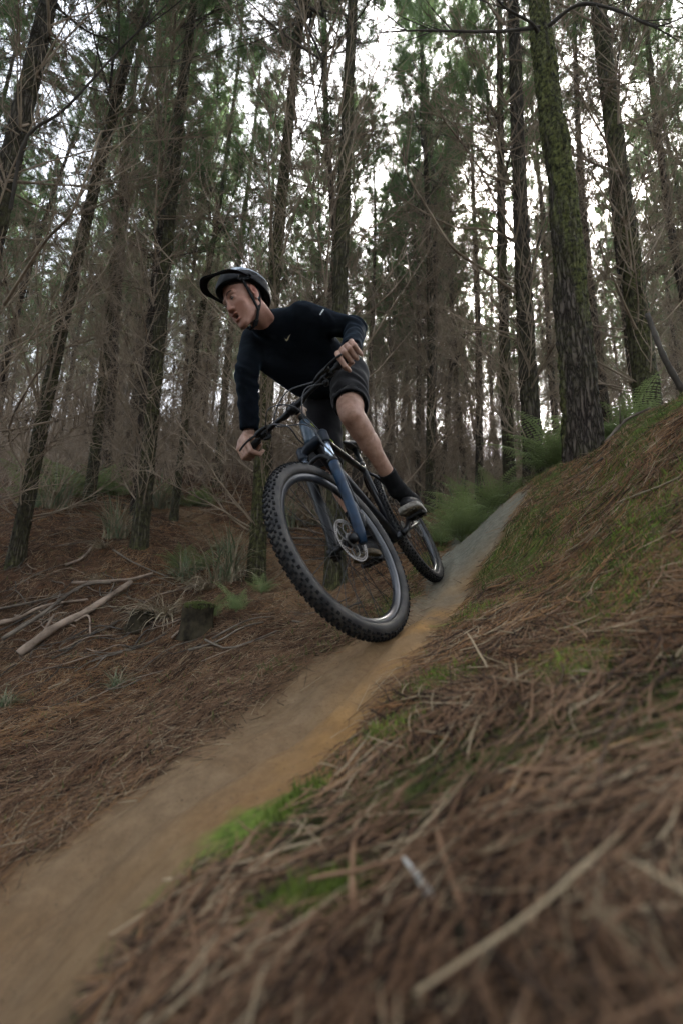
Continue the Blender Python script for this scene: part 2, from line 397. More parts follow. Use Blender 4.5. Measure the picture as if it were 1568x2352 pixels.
# quick look-ups on the polar grid
_lr = np.log(rad); ZG = Z.reshape(len(rad), len(ang)); TG = tmv.reshape(ZG.shape); MG = moss.reshape(ZG.shape); BG = blob.reshape(ZG.shape)
def _look(Gd, xy):
    x, y = xy[:, 0], xy[:, 1]+.05; r_ = np.clip(np.hypot(x, y), rad[0], rad[-1]*.999); a_ = np.clip(np.arctan2(x, y), ang[0], ang[-1]-1e-6)
    i = np.clip(np.searchsorted(rad, r_)-1, 0, len(rad)-2); f = (r_-rad[i])/(rad[i+1]-rad[i]); j = (a_-ang[0])/(ang[1]-ang[0]); jj = np.clip(j.astype(int), 0, len(ang)-2); h = j-jj
    return (Gd[i, jj]*(1-f)+Gd[i+1, jj]*f)*(1-h)+(Gd[i, jj+1]*(1-f)+Gd[i+1, jj+1]*f)*h
# ------------------------------------------------------------------ mountain bike (local: x forward, y its left, z up)
M = {}
M['frame'] = mat('frame paint dark', (.002, .0025, .004), .4, 0, .25, (.005, .0055, .008), 9, coat=.2)
M['frameblue'] = mat('frame paint blue', (.010, .022, .038), .4, 0, .3, (.030, .055, .080), 14, coat=.4, bump=.0006)
M['forkblue'] = mat('fork paint blue', (.003, .010, .024), .5, 0, .22, (.006, .024, .052), 16, bump=.0005)
M['forkcrown'] = mat('fork crown dark blue', (.003, .005, .010), .5, 0, .25, (.005, .010, .018), 20)
M['stanchion'] = mat('polished stanchion', (.36, .42, .50), .18, .9)
M['black'] = mat('black anodised', (.003, .003, .0035), .45, 0, .25)
M['rubber'] = mat('tyre rubber dusty', (.012, .0115, .0115), .58, 0, .25, (.050, .044, .038), 14, bump=.0008, ramp=(.4, .7))
M['knob'] = mat('tyre knob rubber', (.005, .005, .006), .8, 0, .3, (.012, .012, .012), 60)
M['rim'] = mat('rim black', (.012, .013, .016), .3, .2, .6, (.03, .032, .038), 12)
M['steel'] = mat('brushed steel dusty', (.16, .155, .15), .45, .7, .4, (.06, .052, .045), 30)
M['spoke'] = mat('black spoke', (.010, .010, .010), .4, .5)
M['grip'] = mat('rubber grip', (.012, .012, .012), .8)
M['saddle'] = mat('saddle cover', (.012, .012, .013), .45)
M['lime'] = mat('lime stripe', (.32, .38, .04), .5)
M['tan'] = mat('muddy alloy cap', (.36, .27, .20), .6, .1, .5, (.22, .15, .11), 40)
M['letter'] = mat('pale tyre print', (.19, .20, .20), .7)
M['cable'] = mat('cable housing', (.02, .02, .022), .35)
BX = L([.44846775, 2.31870864, .09220069]); YAW, PIT, LEAN, STEER, CRANK = -1.93369871, .23850241, .46291177, -.14882504, -.3460637
def rot(ax, a):
    return L(Matrix.Rotation(a, 3, ax.upper()))
BR = rot('z', YAW)@rot('y', PIT)@rot('x', LEAN)
HA = R_(67); AX = L([-math.cos(HA), 0, math.sin(HA)]); FW = L([math.sin(HA), 0, math.cos(HA)])
RH = L([-.44, 0, .372]); FH = L([.73, 0, .372]); A0 = FH-.044*FW
def st(P):
    P = np.atleast_2d(np.asarray(P, float))-A0; k = AX; a = STEER
    return A0+P*math.cos(a)+np.cross(k, P)*math.sin(a)+np.outer(P@k, k)*(1-math.cos(a))
def bw(p): return BR@np.asarray(p, float)+BX
def stw(p): return bw(st(p)[0])
BIKE = empty('mountain_bike')
BIKE.matrix_world = Matrix([[*BR[0], BX[0]], [*BR[1], BX[1]], [*BR[2], BX[2]], [0, 0, 0, 1]])
tag(BIKE, 'dark blue hardtail mountain bike leaning through the berm under the rider', 'mountain bike')
def bobj(name, g, mats, parent=None, smooth=True, steer=False):
    if steer: g.v = [st(v) for v in g.v]
    return obj(name, g, mats, parent or BIKE, smooth)

def wheel(name, c, steer, rotorside=1):
    # rim
    g = G(); n = 96; a = np.arange(n)*2*np.pi/n
    prof = [(-.015, .311), (-.0165, .318), (-.013, .3185), (-.010, .310), (.010, .310), (.013, .3185), (.0165, .318), (.015, .311), (.010, .297), (.0, .290), (-.010, .297)]
    def ringmesh(prof, n=n):
        k = len(prof); a = np.arange(n)*2*np.pi/n
        V = L([[[c[0]+r*math.cos(b), c[1]+y, c[2]+r*math.sin(b)] for y, r in prof] for b in a]).reshape(-1, 3)
        i = np.arange(n)[:, None]*k+np.arange(k); j = ((np.arange(n)+1) % n)[:, None]*k+np.arange(k)
        i2 = np.arange(n)[:, None]*k+(np.arange(k)+1) % k; j2 = ((np.arange(n)+1) % n)[:, None]*k+(np.arange(k)+1) % k
        return V, np.stack([i, i2, j2, j], -1).reshape(-1, 4)
    V, Q = ringmesh(prof); g.add(V, Q)
    W = bobj(name, g, M['rim'], steer=steer)
    # tyre carcass and knobs in one mesh
    g = G(); k = 20; R0, r0 = .3400, .0295
    tp = [(r0*math.sin(t)*1.02, R0+r0*math.cos(t)*.98) for t in np.linspace(-2.55, 2.55, k)]+[(.012, .3185), (-.012, .3185)]
    V, Q = ringmesh(tp, 128); g.add(V, Q, 0)
    for row, (lat, cnt, h, wd, ln) in enumerate([(-52, 96, .0042, .0048, .0068), (52, 96, .0042, .0048, .0068), (-27, 96, .0036, .0038, .0055), (27, 96, .0036, .0038, .0055), (-9, 96, .0036, .0042, .006), (9, 96, .0036, .0042, .006)]):
        for q in range(cnt):
            b = (q+(.5 if row in (2, 3) else 0)+(.12 if lat > 0 else 0))*2*np.pi/cnt; t = R_(lat+(3 if q % 2 else -3))
            er = L([math.cos(b), 0, math.sin(b)]); et = L([-math.sin(b), 0, math.cos(b)]); ey = L([0, 1., 0])
            nrm = er*math.cos(t)+ey*math.sin(t); side = np.cross(et, nrm)
            p = L(c)+er*R0+nrm*(r0-.0005+h/2); lnn = ln*(1 if q % 2 else .8)
            s = L([[i, j, kk] for kk in (-1, 1) for i in (-1, 1) for j in (-1, 1)], float); s[4:, :2] *= .78
            F = L([[4, 6, 7, 5], [0, 4, 5, 1], [2, 3, 7, 6], [0, 2, 6, 4], [1, 5, 7, 3]])
            g.add(p+s[:, :1]*lnn*et+s[:, 1:2]*wd*side+s[:, 2:]*(h/2+.001)*nrm, F, 1)
    ty = bobj('tyre', g, [M['rubber'], M['knob']], W, True, steer)
    for p in ty.data.polygons:
        if p.material_index == 1: p.use_smooth = False
    # hub
    g = G(); lathe(g, [(-.055, .001), (-.055, .009), (-.038, .010), (-.036, .026), (-.032, .026), (-.030, .013), (.026, .013), (.028, .029), (.033, .029), (.036, .012), (.055, .010), (.055, .001)], c, (0, 1, 0), 20)
    bobj('hub', g, M['black'], W, True, steer)
    for q in range(32):
        b = q*2*np.pi/32; s = 1 if q % 2 else -1; cross = (1 if (q//2) % 2 else -1)*1.15
        p0 = L(c)+L([.024*math.cos(b+cross), s*.031, .024*math.sin(b+cross)]); p1 = L(c)+L([.297*math.cos(b), s*.003, .297*math.sin(b)])
        g = G(); V, Q = tubes(L([[p0, p1]]), L([[.0015, .0015]]), 4); g.add(V, Q); bobj('spoke', g, M['spoke'], W, True, steer)
    # brake rotor: braking track, arms and inner ring
    g = G(); y = .040*rotorside; n = 54
    for q in range(n):
        b0 = q*2*np.pi/n; b1 = (q+.78)*2*np.pi/n; wv = .0025*math.sin(q*6*2*np.pi/n)
        for (ra, rb, bb0, bb1) in [(.086, .090, b0, (q+1)*2*np.pi/n), (.076+wv, .0795+wv, b0, (q+1)*2*np.pi/n), (.0795, .086, b0, (q+.45)*2*np.pi/n)]:
            V = [[c[0]+r*math.cos(bb), c[1]+yy, c[2]+r*math.sin(bb)] for yy in (y-.001, y+.001) for r in (ra, rb) for bb in (bb0, bb1)]
            g.add(V, [[0, 1, 3, 2], [4, 6, 7, 5], [0, 4, 5, 1], [2, 3, 7, 6], [0, 2, 6, 4], [1, 5, 7, 3]])
    for q in range(6):
        b = q*np.pi/3; pts = [[c[0]+r*math.cos(b+tw_), y, c[2]+r*math.sin(b+tw_)] for r, tw_ in ((.026, 0), (.045, .25), (.062, .55), (.077, .95))]
        tube(g, pts, .0022, 5); pts = [[c[0]+r*math.cos(b+tw_), y, c[2]+r*math.sin(b+tw_)] for r, tw_ in ((.052, .35), (.062, .2), (.077, .1))]; tube(g, pts, .0018, 5)
    lathe(g, [(-.0012, .018), (-.0012, .030), (.0012, .030), (.0012, .018)], L(c)+L([0, y, 0]), (0, 1, 0), 24)
    bobj('brake_rotor', g, M['steel'], W, False, steer)
    return W
FWH = wheel('front_wheel', FH, True); RWH = wheel('rear_wheel', RH, False)
# pale print on the front tyre's left side wall: worn rings and bars
g = G()
def side(b, r, y0=.0275):
    return L([FH[0]+r*math.cos(b), y0+.0004, FH[2]+r*math.sin(b)])
for q in range(9):
    for rr, off in ((.337, 0), (.352, .02)):
        b0 = R_(58+q*5.2)+off; pts = [side(b0+.022*math.cos(t), rr+.0045*math.sin(t), .0262 if rr < .345 else .0240) for t in np.linspace(.6+.5*(q % 3), 5.6-.6*((q+1) % 2), 9)]
        V, Q = tubes(L([pts]), np.full((1, 9), .0011), 4); g.add(V, Q)
bobj('tyre_print', g, M['letter'], FWH, True, True)
# fork
def FKB(s, g):
    global FK
    if s < 0: bobj('fork_leg', g, [M['black'], M['black']], steer=True)
for s in (-1, 1):
    g = G(); o = L([0, s*.066, 0]); tube(g, [A0+o-AX*.02+FW*.012, A0+o+AX*.03+FW*.008, A0+o+AX*.10, A0+o+AX*.375, A0+o+AX*.385], [.016, .022, .0205, .0225, .0205], 18)
    tube(g, [A0+o+AX*.375, A0+o+AX*.392], [.0235, .0235], 18, 1)
    lathe(g, [(-.012, .001), (-.012, .019), (.010, .019), (.012, .001)], FH+L([0, s*.056, 0]), (0, 1, 0), 18, 1)
    FKB(s, g)
ar = smoothpath([A0+L([0, -.066, 0])+AX*.365+FW*.006, A0+L([0, -.056, 0])+AX*.405+FW*.016, A0+L([0, -.025, 0])+AX*.432+FW*.022, A0+L([0, .025, 0])+AX*.432+FW*.022, A0+L([0, .056, 0])+AX*.405+FW*.016, A0+L([0, .066, 0])+AX*.365+FW*.006], 16)
tube(g, ar, .0105, 10, 1)
FK = bobj('fork_leg', g, [M['forkblue'] if s > 0 else M['black'], M['black']], steer=True)
g = G()
for s in (-1, 1): tube(g, [A0+L([0, s*.066, 0])+AX*.38, A0+L([0, s*.066, 0])+AX*.52], .0165, 18)
bobj('stanchion', g, M['stanchion'], FK, steer=True)
g = G()
for s in (-1, 1): tube(g, [A0+L([0, s*.066, 0])+AX*.487, A0+L([0, s*.066, 0])+AX*.50, A0+L([0, s*.066, 0])+AX*.545, A0+L([0, s*.066, 0])+AX*.556], [.0215, .0235, .0235, .017], 18)
tube(g, smoothpath([A0+L([0, -.066, 0])+AX*.515, A0+L([0, -.03, 0])+AX*.530, A0+L([0, .03, 0])+AX*.530, A0+L([0, .066, 0])+AX*.515], 10), [.018, .02, .022, .024, .026, .026, .024, .022, .02, .018], 12)
bobj('fork_crown', g, [M['forkcrown']], FK, steer=True)
g = G(); o = A0+L([0, .066, 0]); tube(g, [o+AX*.05-FW*.03, o+AX*.115-FW*.045, o+AX*.13-FW*.035], [.017, .016, .010], 12); tube(g, [o+AX*.05-FW*.03+L([0, -.022, 0]), o+AX*.10-FW*.04+L([0, -.022, 0])], .016, 12)
bobj('brake_caliper', g, M['black'], FK, steer=True)
# frame
g = G(); ht0, ht1 = A0+AX*.548, A0+AX*.665
tube(g, [A0+AX*.535, ht0, A0+AX*.60, ht1, A0+AX*.672], [.026, .031, .0285, .0255, .022], 20, 1)
sj = L([-.135, 0, .755]); bb = L([0, 0, .335])
tube(g, [ht1-AX*.02, ht1-AX*.02+(sj-ht1)*.3, sj], [.024, .020, .016], 14, 0)
tube(g, [ht0+AX*.022, ht0+(bb-ht0)*.25, ht0+(bb-ht0)*.8, bb], [.027, .028, .027, .024], 16, 0)
tube(g, [bb, sj, sj+unit(sj-bb)*.05], [.019, .0175, .0175], 14, 0)
for s in (-1, 1):
    tube(g, smoothpath([sj+L([0, s*.012, -.02]), L([-.20, s*.045, .66]), RH+L([.02, s*.068, .02])], 8), [.010, .009, .009, .009, .0085, .0085, .008, .008], 10, 0)
    tube(g, smoothpath([bb+L([-.02, s*.03, 0]), L([-.12, s*.045, .345]), RH+L([.015, s*.068, -.005])], 8), [.013, .012, .012, .011, .0105, .010, .010, .009], 10, 0)
    lathe(g, [(-.006, .001), (-.006, .016), (.006, .016), (.006, .001)], RH+L([0, s*.066, 0]), (0, 1, 0), 14, 0)
tube(g, [bb-L([0, .04, 0]), bb+L([0, .04, 0])], .023, 18, 0)
FRM = bobj('frame', g, [M['frame'], M['frameblue']])
g = G(); a, b = ht1-AX*.005, sj
V, Q = tubes(L([[a+(b-a)*t+L([0, .012, .017]) for t in (.03, .2, .42)]]), L([[.0035, .0042, .003]]), 6); g.add(V, Q); bobj('lime_stripe', g, M['lime'], FRM)
# seat post and saddle
g = G(); tube(g, [sj, L([-.19, 0, .905])], .0155, 14); tube(g, [sj+unit(sj-bb)*.035, sj+unit(sj-bb)*.052], .0215, 14, 1)
bobj('seat_post', g, [M['black'], M['steel']])
def sad(p):
    x = p[:, 0]; w_ = .022+.055*sm(-x, .09, .28)
    q = p.copy(); q[:, 1] = p[:, 1]/(w_/.03); q[:, 2] = p[:, 2]-.015*np.abs(p[:, 1]/.05)**2*-1
    return ell(q, (-.185, 0, .935), (.145, .03, .018))*.6
V, Q = nets(sad, (-.36, -.1, .89), (-.02, .1, .98), .005); g = G(); g.add(V, Q); SD = bobj('saddle', g, M['saddle'])
g = G()
for s in (-1, 1): tube(g, smoothpath([(-.09, s*.02, .925), (-.14, s*.022, .908), (-.24, s*.022, .908), (-.29, s*.03, .928)], 8), .0035, 6)
bobj('saddle_rail', g, M['steel'], SD)
# cockpit
top = A0+AX*.73; clampc = top+FW*.05
g = G(); tube(g, [A0+AX*.672, A0+AX*.755], .0175, 16, 0); tube(g, [A0+AX*.70, A0+AX*.706], .0185, 16, 2)
tube(g, [top-AX*.02, top+AX*.022], .0225, 16, 1); tube(g, [top, clampc], [.018, .0185], 12, 0); tube(g, [clampc-L([0, .024, 0]), clampc+L([0, .024, 0])], .023, 16, 0)
box(g, top+AX*.028-FW*.012, [FW, [0, 1, 0], AX], (.022, .019, .008), 1)
bobj('stem', g, [M['black'], M['tan'], M['steel']], steer=True)
ztip = L([0, 0, 1.])
def barp(y):
    a = abs(y); r_ = .028*sm(a, .06, .20)+.026*sm(a, .2, .4); b_ = .05*sm(a, .10, .40)
    return clampc+L([0, y, 0])+AX*r_-FW*b_
ys = np.linspace(-.39, .39, 41); g = G(); tube(g, [barp(y) for y in ys], [.0155 if abs(y) < .06 else .0115 for y in ys], 14)
BAR = bobj('handlebar', g, M['black'], steer=True)
for s in (-1, 1):
    g = G(); yy = np.linspace(.262, .392, 29); tube(g, [barp(s*y) for y in yy], [.0165+.0012*(i % 2) for i in range(29)], 14); bobj('grip', g, M['grip'], BAR, steer=True)
    g = G(); p = barp(s*.225); tube(g, [barp(s*.214), barp(s*.236)], .0175, 12)
    tube(g, smoothpath([p+FW*.015, p+FW*.035-AX*.008+L([0, s*.01, 0]), p+FW*.042-AX*.012-L([0, s*.03, 0]), p+FW*.034-AX*.012-L([0, s*.07, 0])], 10), [.011, .012, .012, .012, .012, .011, .010, .009, .008, .006], 10)
    tube(g, smoothpath([p+FW*.04-AX*.012, p+FW*.062-AX*.028+L([0, s*.03, 0]), p+FW*.068-AX*.036+L([0, s*.07, 0]), p+FW*.062-AX*.038+L([0, s*.11, 0])], 10), [.007, .006, .0055, .0055, .005, .005, .005, .005, .0055, .004], 8)
    bobj('brake_lever', g, M['black'], BAR, steer=True)
    g = G(); p = barp(s*.19); tube(g, [barp(s*.182), barp(s*.198)], .017, 12); tube(g, smoothpath([p-AX*.018, p-AX*.036-FW*.004, p-AX*.040+FW*.012+L([0, s*.02, 0])], 6), [.012, .014, .013, .010, .008, .006], 10)
    bobj('shifter', g, M['black'], BAR, steer=True)
CB = [[barp(.16)+FW*.034-AX*.012, barp(.05)+FW*.10-AX*.01, barp(-.06)+FW*.09-AX*.10, A0+AX*.60+FW*.045+L([0, .035, 0]), A0+AX*.45+FW*.035+L([0, .075, 0]), A0+AX*.38+L([0, .085, 0]), A0+AX*.13-FW*.03+L([0, .085, 0])],
      [barp(-.16)+FW*.034-AX*.012, barp(-.05)+FW*.11-AX*.02, barp(.05)+FW*.09-AX*.08, ht1+FW*.02-AX*.02+L([0, .038, 0]), ht1-FW*.05-AX*.05+L([0, .03, 0])],
      [barp(-.19)-AX*.03, barp(-.10)+FW*.08-AX*.07, barp(-.0)+FW*.09-AX*.16, ht0+FW*.03+AX*.02+L([0, -.035, 0]), ht0-FW*.05+L([0, -.03, 0])],
      [barp(.19)-AX*.03, barp(.12)+FW*.06-AX*.04, barp(.05)+FW*.03-AX*.12, ht0+FW*.02+AX*.05+L([0, .04, 0]), ht0-FW*.06+L([0, .03, 0])]]
for c_ in CB:
    g = G(); tube(g, smoothpath(c_, 26), .0029, 7); bobj('cable', g, M['cable'], steer=False if False else True)
# drivetrain (right side is local -y)
g = G()
n = 32; prof = []
for q in range(n*2):
    b = q*np.pi/n; r = .068 if q % 2 else .063
    prof.append([r*math.cos(b), r*math.sin(b)])
prof = L(prof); yc = -.048
V = np.concatenate([np.c_[bb[0]+prof[:, 0], np.full(2*n, yc+dy), bb[2]+prof[:, 1]] for dy in (-.0015, .0015)]+[np.c_[bb[0]+prof[:, 0]*.72, np.full(2*n, yc+dy), bb[2]+prof[:, 1]*.72] for dy in (-.0015, .0015)])
i = np.arange(2*n); j = (i+1) % (2*n); k = 2*n
g.add(V, np.concatenate([np.stack([i, j, j+k, i+k], 1), np.stack([i, i+2*k, j+2*k, j], 1), np.stack([i+k, j+k, j+3*k, i+3*k], 1), np.stack([i+2*k, i+3*k, j+3*k, j+2*k], 1)]))
for q in range(4): b = q*np.pi/2+.4; tube(g, [bb+L([0, yc, 0]), bb+L([.056*math.cos(b), yc, .056*math.sin(b)])], .006, 6)
CS = bobj('chainring', g, M['steel'], smooth=False)
cd = L([math.cos(CRANK), 0, math.sin(CRANK)])
PED = {}
for s in (-1, 1):
    d = cd if s < 0 else -cd
    g = G(); e = bb+d*.17+L([0, s*.074, 0]); tube(g, [bb+L([0, s*.045, 0]), bb+d*.03+L([0, s*.062, 0]), e-d*.02, e+d*.012], [.018, .015, .012, .013], 12); cr = bobj('crank', g, M['black'])
    pc = bb+d*.17+L([0, s*.122, 0]); PED[s] = pc
    g = G(); tube(g, [e, pc+L([0, s*.040, 0])], .007, 8)
    xd = unit(L([math.cos(-PIT*.6), 0, math.sin(-PIT*.6)*-1])); zd = np.cross(xd, L([0, 1, 0]))
    for o in (-.045, .045): box(g, pc+xd*o, [xd, [0, 1, 0], zd], (.006, .048, .007))
    for o in (-.046, 0, .046): box(g, pc+L([0, o, 0]), [xd, [0, 1, 0], zd], (.044, .005, .0065))
    for o in (-.045, .045):
        for o2 in (-.04, -.013, .013, .04):
            for z_ in (-1, 1): tube(g, [pc+xd*o+L([0, o2, 0]), pc+xd*o+L([0, o2, 0])+zd*.0125*z_], .0018, 5)
    bobj('pedal', g, M['black'], smooth=False)
g = G()
for q in range(9): lathe(g, [(-.0008, .012), (-.0008, .058-.0047*q), (.0008, .058-.0047*q), (.0008, .012)], RH+L([0, -.026-.0032*q, 0]), (0, 1, 0), 30)
bobj('cassette', g, M['steel'], smooth=False)
jp, tp_ = RH+L([.02, -.05, -.07]), RH+L([.055, -.05, -.125])
g = G(); tube(g, smoothpath([RH+L([0, -.07, -.02]), RH+L([-.01, -.078, -.05]), jp], 6), [.010, .014, .016, .015, .012, .01], 8); tube(g, [jp, tp_], .006, 6)
for p in (jp, tp_): lathe(g, [(-.003, .001), (-.003, .019), (.003, .019), (.003, .001)], p, (0, 1, 0), 16)
bobj('derailleur', g, M['black'])
g = G(); ch = [bb+L([.02, yc, .066]), RH+L([.0, -.045, .042]), RH+L([-.042, -.045, .0]), RH+L([-.01, -.047, -.042]), jp+L([.02, 0, 0]), tp_+L([-.016, 0, -.01]), tp_+L([.01, 0, -.018]), bb+L([0, yc, -.068]), bb+L([.066, yc, -.015]), bb+L([.055, yc, .04]), bb+L([.02, yc, .066])]
V, Q = tubes(L([ch]), np.full((1, len(ch)), .0036), 5); g.add(V, Q); bobj('chain', g, M['steel'], smooth=False)
# ------------------------------------------------------------------ the rider
M['skin'] = mat('skin', (.23, .125, .085), .5, 0, .35, (.37, .225, .165), 22, bump=.0009, bscale=220, attr='red_and_shade', attrcol=(.26, .095, .065))
M['skin'].node_tree.nodes['Principled BSDF'].inputs['Subsurface Weight'].default_value = .0
M['jersey'] = mat('black jersey', (.0014, .0017, .0026), .8, 0, .12, (.0022, .0032, .0052), 40, bump=.004, bscale=16, stretch=(1, 1, 1.8))
M['jersey'].node_tree.nodes['Principled BSDF'].inputs['Sheen Weight'].default_value = .06
M['jersey'].node_tree.nodes['Principled BSDF'].inputs['Sheen Tint'].default_value = (.35, .6, .9, 1)
M['shorts'] = mat('dark grey shorts', (.0025, .002, .0025), .8, 0, .12, (.005, .004, .005), 60, bump=.0014, bscale=30)
M['shorts'].node_tree.nodes['Principled BSDF'].inputs['Sheen Weight'].default_value = .15
M['sock'] = mat('black sock', (.002, .002, .0025), .9, bump=.002, bscale=90, col2=(.004, .004, .0045), scale=90)
M['shoe'] = mat('black shoe', (.003, .003, .003), .6, 0, .2, (.007, .006, .006), 50, bump=.0012)
M['sole'] = mat('white mid sole dusty', (.42, .40, .36), .7, 0, .4, (.12, .10, .08), 30)
M['outsole'] = mat('muddy outsole', (.03, .026, .02), .8, 0, .4, (.15, .12, .08), 40)
M['hair'] = mat('short dark hair', (.022, .014, .010), .8, 0, .3, (.06, .035, .025), 200, bump=.0015, bscale=400)
M['hshell'] = mat('pale helmet shell', (.20, .26, .36), .3, 0, .5, (.42, .45, .47), 6, coat=.3)
M['hblack'] = mat('black helmet shell', (.0012, .0014, .002), .5, 0, .1, (.002, .0022, .003), 10)
M['eye'] = mat('eye white', (.09, .065, .055), .35)
M['iris'] = mat('iris dark brown', (.02, .012, .008), .15, coat=.6)
M['mouth'] = mat('inner mouth', (.045, .012, .010), .5)
M['strap'] = mat('black webbing', (.002, .002, .0025), .7)
M['reflect'] = mat('pale reflective print', (.42, .44, .42), .4)
M['swoosh'] = mat('gold print', (.50, .44, .26), .5)
M['steel2'] = mat('small silver stud', (.7, .7, .7), .2, 1)
RID = empty('person', tuple(bw([-.2, 0, 1.0])))
tag(RID, 'rider in black long sleeves and grey shorts, helmeted, looking aside while leaning on the bike', 'person')
ORG = Vector(RID.location)
def robj(name, g, mats, parent=None, smooth=True, attr=None):
    o = obj(name, g, mats, parent or RID, smooth, attr)
    if parent is None: o.location = -ORG
    return o
# ---- joints
gl, gr = stw(barp(.335)), stw(barp(-.335))
shL, shR = pix(702, 728, 2.20), pix(585, 783, 2.36)
hipL, hipR = pix(800, 862, 2.52), pix(738, 900, 2.62)
knL, knR = pix(805, 952, 2.20), bw([.03, -.125, .86])
pL, pR = bw(PED[1]), bw(PED[-1])
bfx, bup, blf = BR@L([1., 0, 0]), BR@L([0, 0, 1.]), BR@L([0, 1., 0])
anL = pix(914, 1128, 2.42); anR = bw([.05, -.115, .44])
elL = pix(815, 757, 2.26); elR = pix(566, 858, 2.22)
neck = pix(616, 752, 2.24); 
HC = pix(560, 690, 2.09)
F = camvec(-.61, -.42, .67); U = camvec(-.466, .88, .10); U = unit(U-F*(U@F)); RT = np.cross(F, U)
HM = np.stack([RT, F, U])                       # rows: head-local axes (x right, y forward, z up)
def hw(p): return HC+np.asarray(p, float)@HM
# ---- hands: finger chains in a frame about the grip
def hand(s):
    c = stw(barp(s*.342)); o = unit(stw(barp(s*.36))-stw(barp(s*.28)))                 # outboard
    wr = WR[s]; back = unit(wr-c); back = unit(back-o*(back@o))
    upv = np.cross(o, back)*s; upv = unit(upv)
    if upv@bup < 0: upv = -upv
    def P(off, ang, r):                                                               # ang from forward, 90 = up
        a = R_(ang); return c+o*off-back*r*math.cos(a)+upv*r*math.sin(a)
    ch = []
    specs = [(-.042, 1), (-.016, 0), (.0095, 0), (.034, 0)]
    for i, (off, lev) in enumerate(specs):
        k = [1.0, 1.06, 1.0, .88][i]; r = [.0112, .0114, .0109, .0098][i]
        if lev: pts = [P(off, 118, .042), P(off-.002, 40, .052*k), P(off-.006, -8, .058), P(off-.003, -50, .052)]
        else: pts = [P(off, 118, .042), P(off, 42, .046*k), P(off, -22, .037), P(off, -88, .030)]
        ch.append((pts, [r*1.12, r*1.10, r*.98, r*.80]))
    th = [P(-.040, 175, .045), P(-.058, 215, .036), P(-.052, 270, .030), P(-.030, 300, .029)]
    def sdf(p):
        d = rc(p, wr, P(-.005, 160, .052), .026, .026)
        for pts, rr in ch:
            d = smin(d, rc(p, P(0, 158, .058)+(pts[0]-P(0, 118, .042))*.6, pts[0], .015, .0125), .012)
        for pts, rr in ch:
            f = rc(p, pts[0], pts[1], rr[0], rr[1])
            for q in range(1, 3): f = smin(f, rc(p, pts[q], pts[q+1], rr[q], rr[q+1]), .003)
            f = smin(f, np.linalg.norm(p-pts[1].astype(np.float32), axis=1)-rr[1]*1.13, .002)
            d = smin(d, f, .0028)
        t = rc(p, P(-.015, 165, .055), th[0], .020, .0155)
        for q in range(3): t = smin(t, rc(p, th[q], th[q+1], [.0150, .0120, .0112][q], [.0120, .0112, .0092][q]), .004)
        return smin(d, t, .006)
    A = np.concatenate([L(q[0]) for q in ch]+[L(th), [wr]])
    V, Q = nets(sdf, A.min(0)-.03, A.max(0)+.03, .0024)
    nails = []
    return V, Q, ch, th
WR = {1: gl+unit(elL-gl)*.088, -1: gr+unit(elR-gr)*.088}
# ---- head
def head(p):
    q = (p-HC.astype(np.float32))@HM.T.astype(np.float32); qa = q.copy(); qa[:, 0] = np.abs(q[:, 0])
    d = ell(q, (0, -.016, .035), (.075, .096, .088))
    d = smin(d, ell(q, (0, .030, -.022), (.063, .064, .082)), .02); d = smin(d, ell(qa, (.036, .050, -.052), (.026, .026, .034)), .015)
    d = smin(d, rc(qa, (.050, -.004, -.055), (.020, .066, -.108), .020, .016), .02)
    d = smin(d, ell(q, (0, .072, -.113), (.021, .018, .015)), .014)
    d = smin(d, ell(qa, (.044, .056, -.026), (.020, .020, .016)), .014)
    d = smin(d, rc(qa, (.041, .072, .024), (.010, .086, .019), .0105, .0095), .010)
    d = smin(d, ell(q, (0, .055, -.075), (.040, .036, .036)), .02)
    d = smax(d, -ell(qa, (.031, .098, .004), (.0175, .017, .0125)), .009)
    d = smin(d, smax(ell(qa, (.031, .0755, .0025), (.0150, .0142, .0125)), -ell(qa, (.031, .092, .0005), (.0125, .016, .0036)), .0015), .002)       # lids over the eyeball
    nose = smin(rc(q, (0, .084, .012), (0, .103, -.030), .0085, .0110), ell(q, (0, .103, -.034), (.0115, .0115, .0095)), .006)
    nose = smin(nose, ell(qa, (.0135, .096, -.038), (.0075, .0095, .0075)), .006)
    nose = smax(nose, -ell(qa, (.0065, .103, -.046), (.0038, .0055, .0045)), .002)
    d = smin(d, nose, .007)
    lips = smin(ell(q, (0, .094, -.0595), (.0215, .0095, .0052)), ell(q, (0, .089, -.0865), (.0185, .0100, .0058)), .003)
    d = smin(d, lips, .004)
    d = smax(d, -ell(q, (0, .100, -.0725), (.0165, .022, .0088)), .003)
    neckd = rc(q, (0, -.030, -.055), (neck-HC)@HM.T, .056, .060)
    nb = (neck-HC)@HM.T
    neckd = smin(neckd, rc(qa, (.052, -.030, -.045), (.012, nb[1]+.035, nb[2]+.01), .016, .016), .02)
    d = smin(d, neckd, .02)
    ear = ell(qa, (.078, -.012, -.004), (.0085, .0185, .031), rot('x', .18))
    ear = smin(ear, ell(qa, (.076, -.006, -.034), (.006, .009, .009)), .006)
    ear = smax(ear, -ell(qa, (.090, -.007, .001), (.0125, .0115, .021)), .003); ear = smin(ear, rc(qa, (.079, -.006, .014), (.080, -.018, -.010), .0035, .003), .003)
    d = smin(d, ear, .004)
    return d
A = L([hw((x, y, z)) for x in (-.1, .1) for y in (-.13, .13) for z in (-.15, .14)]+[neck-.07, neck+.07])
g = G(); Vh, Qh = nets(head, A.min(0), A.max(0), .0027)
ql = (Vh-HC)@HM.T
